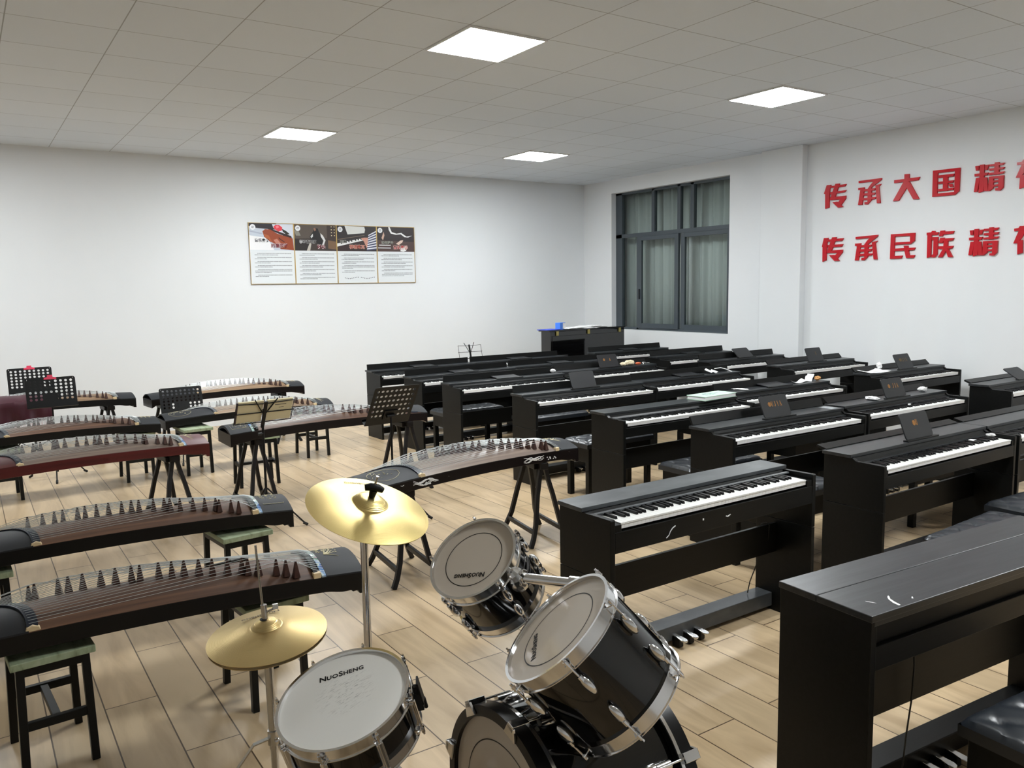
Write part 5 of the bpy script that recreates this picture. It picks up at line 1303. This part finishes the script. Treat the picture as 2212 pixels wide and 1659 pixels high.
# ---------------------------------------------------------------- things lying on the pianos
def crumple(name, label, cat, x, y, z, rx, ry, rz_, m, seed, group=None):
    rn = random.Random(seed); n, k = 14, 7; v = []; f = []
    for i in range(k + 1):
        ph = math.pi * i / k
        for j in range(n):
            s_ = rn.uniform(.72, 1.12); a = 2 * math.pi * j / n
            v.append((rx * s_ * math.sin(ph) * math.cos(a), ry * s_ * math.sin(ph) * math.sin(a), max(0, rz_ * (1 - s_ * math.cos(ph)))))
    for i in range(k):
        for j in range(n):
            a, b = i * n + j, i * n + (j + 1) % n
            f.append((a, b, b + n, a + n))
    o = obj(name, MB().add(v, f), m)
    o.location = (x, y, z); o.rotation_euler = (0, 0, rn.uniform(0, 6))
    return tag(o, label, cat, group)
def sheet(name, label, cat, x, y, z, w_, d_, m, rz=0, bend=0, seed=0, group=None, th=.0012):
    def fn(u, v): return ((u - .5) * w_, (v - .5) * d_, th + bend * (math.sin(u * 3 + seed) ** 2) * (.4 + v))
    o = obj(name, MB().grid(fn, 14, 6, th), m, smooth=True)
    o.location = (x, y, z); o.rotation_euler = (0, 0, rz)
    return tag(o, label, cat, group)
Z1_ = .7530
crumple('tissue', 'beige crumpled tissue left of the orange wrapper', 'tissue', 6.25, 6.90, Z1_, .085, .045, .030, M['beige'], 1)
crumple('tissue', 'small beige tissue lump nearest the raised desk lettered with a lone A', 'tissue', 6.14, 6.885, Z1_, .045, .035, .022, M['beige'], 2)
crumple('wrapper', 'orange crumpled wrapper beside the beige tissue', 'wrapper', 6.37, 6.885, Z1_, .045, .025, .014, M['orange'], 3)
crumple('wrapper', 'small grey wrapper right of the orange one', 'wrapper', 6.47, 6.90, Z1_, .03, .02, .012, M['steel'], 4)
sheet('paper_slip', 'bent white slip printed with black bars on the piano lid', 'paper', 6.28, 5.705, Z1_, .16, .075, M['paper'], R(18), .035, 1.0)
mb = MB()
mb.tube([(0, 0, .04), (.06, -.03, .048), (.11, -.07, .03), (.14, -.11, .006)], .004, 4)
o = obj('paper_strip', mb, M['paper']); o.location = (6.33, 5.71, Z1_); tag(o, 'thin curled white strip hanging from the printed slip towards the keys', 'paper strip')
crumple('tissue', 'small white tissue between two left pianos of the backmost rows', 'tissue', 5.155, 7.79, .76, .030, .022, .018, M['tissue'], 6)
crumple('tissue', 'small white tissue behind the piano with the shiny grey flat desk, right end', 'tissue', 5.12, 6.84, Z1_, .036, .024, .020, M['tissue'], 7)
sheet('paper_slip', 'white printed paper strip beside the orange wrapper, upright part bent', 'paper', 6.22, 4.61, Z1_, .20, .05, M['paper'], R(8), .02, 2.0)
o = sheet('paper_slip', 'white printed paper flap leaning up against the folded lid by the orange bit', 'paper', 6.37, 4.61, Z1_, .10, .06, M['paper'], R(20), .02, .5); o.rotation_euler = (0, R(-38), R(20)); o.location.z = .785
crumple('wrapper', 'small orange brown wrapper beside the leaning paper flap', 'wrapper', 6.47, 4.60, Z1_, .032, .024, .022, M['brownbit'], 8)
crumple('tissue', 'white torn bits behind the green book', 'tissue', 5.42, 4.60, Z1_, .075, .025, .008, M['tissue'], 9)
ZW_ = .794
sheet('paper_sheet', 'large white sheet lying flat left of the raised desk by the right wall', 'paper', 7.12, 4.455, ZW_, .26, .16, M['paper'], R(-8), .014, 1.6)
sheet('paper_sheet', 'white sheet lying across the large sheet, pointing to the raised desk', 'paper', 7.24, 4.445, ZW_ + .002, .24, .10, M['paper'], R(14), .020, .4)
crumple('tissue', 'white crumpled tissue standing on the sheets by the right wall', 'tissue', 7.27, 4.49, ZW_ + .018, .03, .026, .034, M['tissue'], 10)
crumple('tissue', 'wide white crumpled tissue left of the desk with broken lettering', 'tissue', 5.69, 3.56, Z1_, .075, .035, .014, M['tissue'], 11)
crumple('tissue', 'white crumpled tissue right of the desk with broken lettering', 'tissue', 6.42, 3.585, Z1_, .038, .028, .020, M['tissue'], 12)
crumple('tissue', 'tiny white scrap on the black keys before the desk with broken lettering', 'tissue', 5.92, 3.40, .709, .022, .010, .006, M['tissue'], 13)
sheet('paper_note', 'small white note lying on the upper black keys of the piano with letter U', 'paper', 4.87, 2.405, .7095, .045, .03, M['paper'], R(4), .001)
crumple('tissue', 'white crumpled scrap at the last keys of the piano with letter U', 'tissue', 5.05, 2.39, .712, .030, .016, .010, M['tissue'], 14)
tag(obj('paper_note', MB().box(5.995, 6.045, 6.6285, 6.6305, .635, .672), M['paper']), 'small white note stuck below the keys of the piano with beige tissue', 'paper')
sheet('tape_patch', 'grey tape patch on the joint of two lids right of the complete gold lettering', 'tape', 5.10, 3.53, Z1_, .085, .11, mk('grey tape', lin(150, 155, 158), .4), 0, .0)
bk_ = thing('thick_book', 'thick green and white book on the plain flat piano top', 'book', (4.885, 4.43, .7535), R(5))
obj('page_block', MB().box(-.195, .195, -.085, .085, .003, .028), M['paper'], bk_, bevel=.002)
cvr = obj('cover', MB().box(-.20, .20, -.09, .09, .028, .031).box(-.20, .20, -.09, .09, 0, .003), mk('pale green cover', lin(196, 226, 204), .4), bk_)
rn = random.Random(8); mb = MB()
for k_ in range(16): 
    x, y = rn.uniform(-.10, .07), rn.uniform(-.05, .05); mb.box(x, x + rn.uniform(.015, .05), y, y + rn.uniform(.008, .016), .0311, .0313)
obj('cover_print', mb, mk('grey blue cover print', lin(120, 150, 160), .5), cvr)
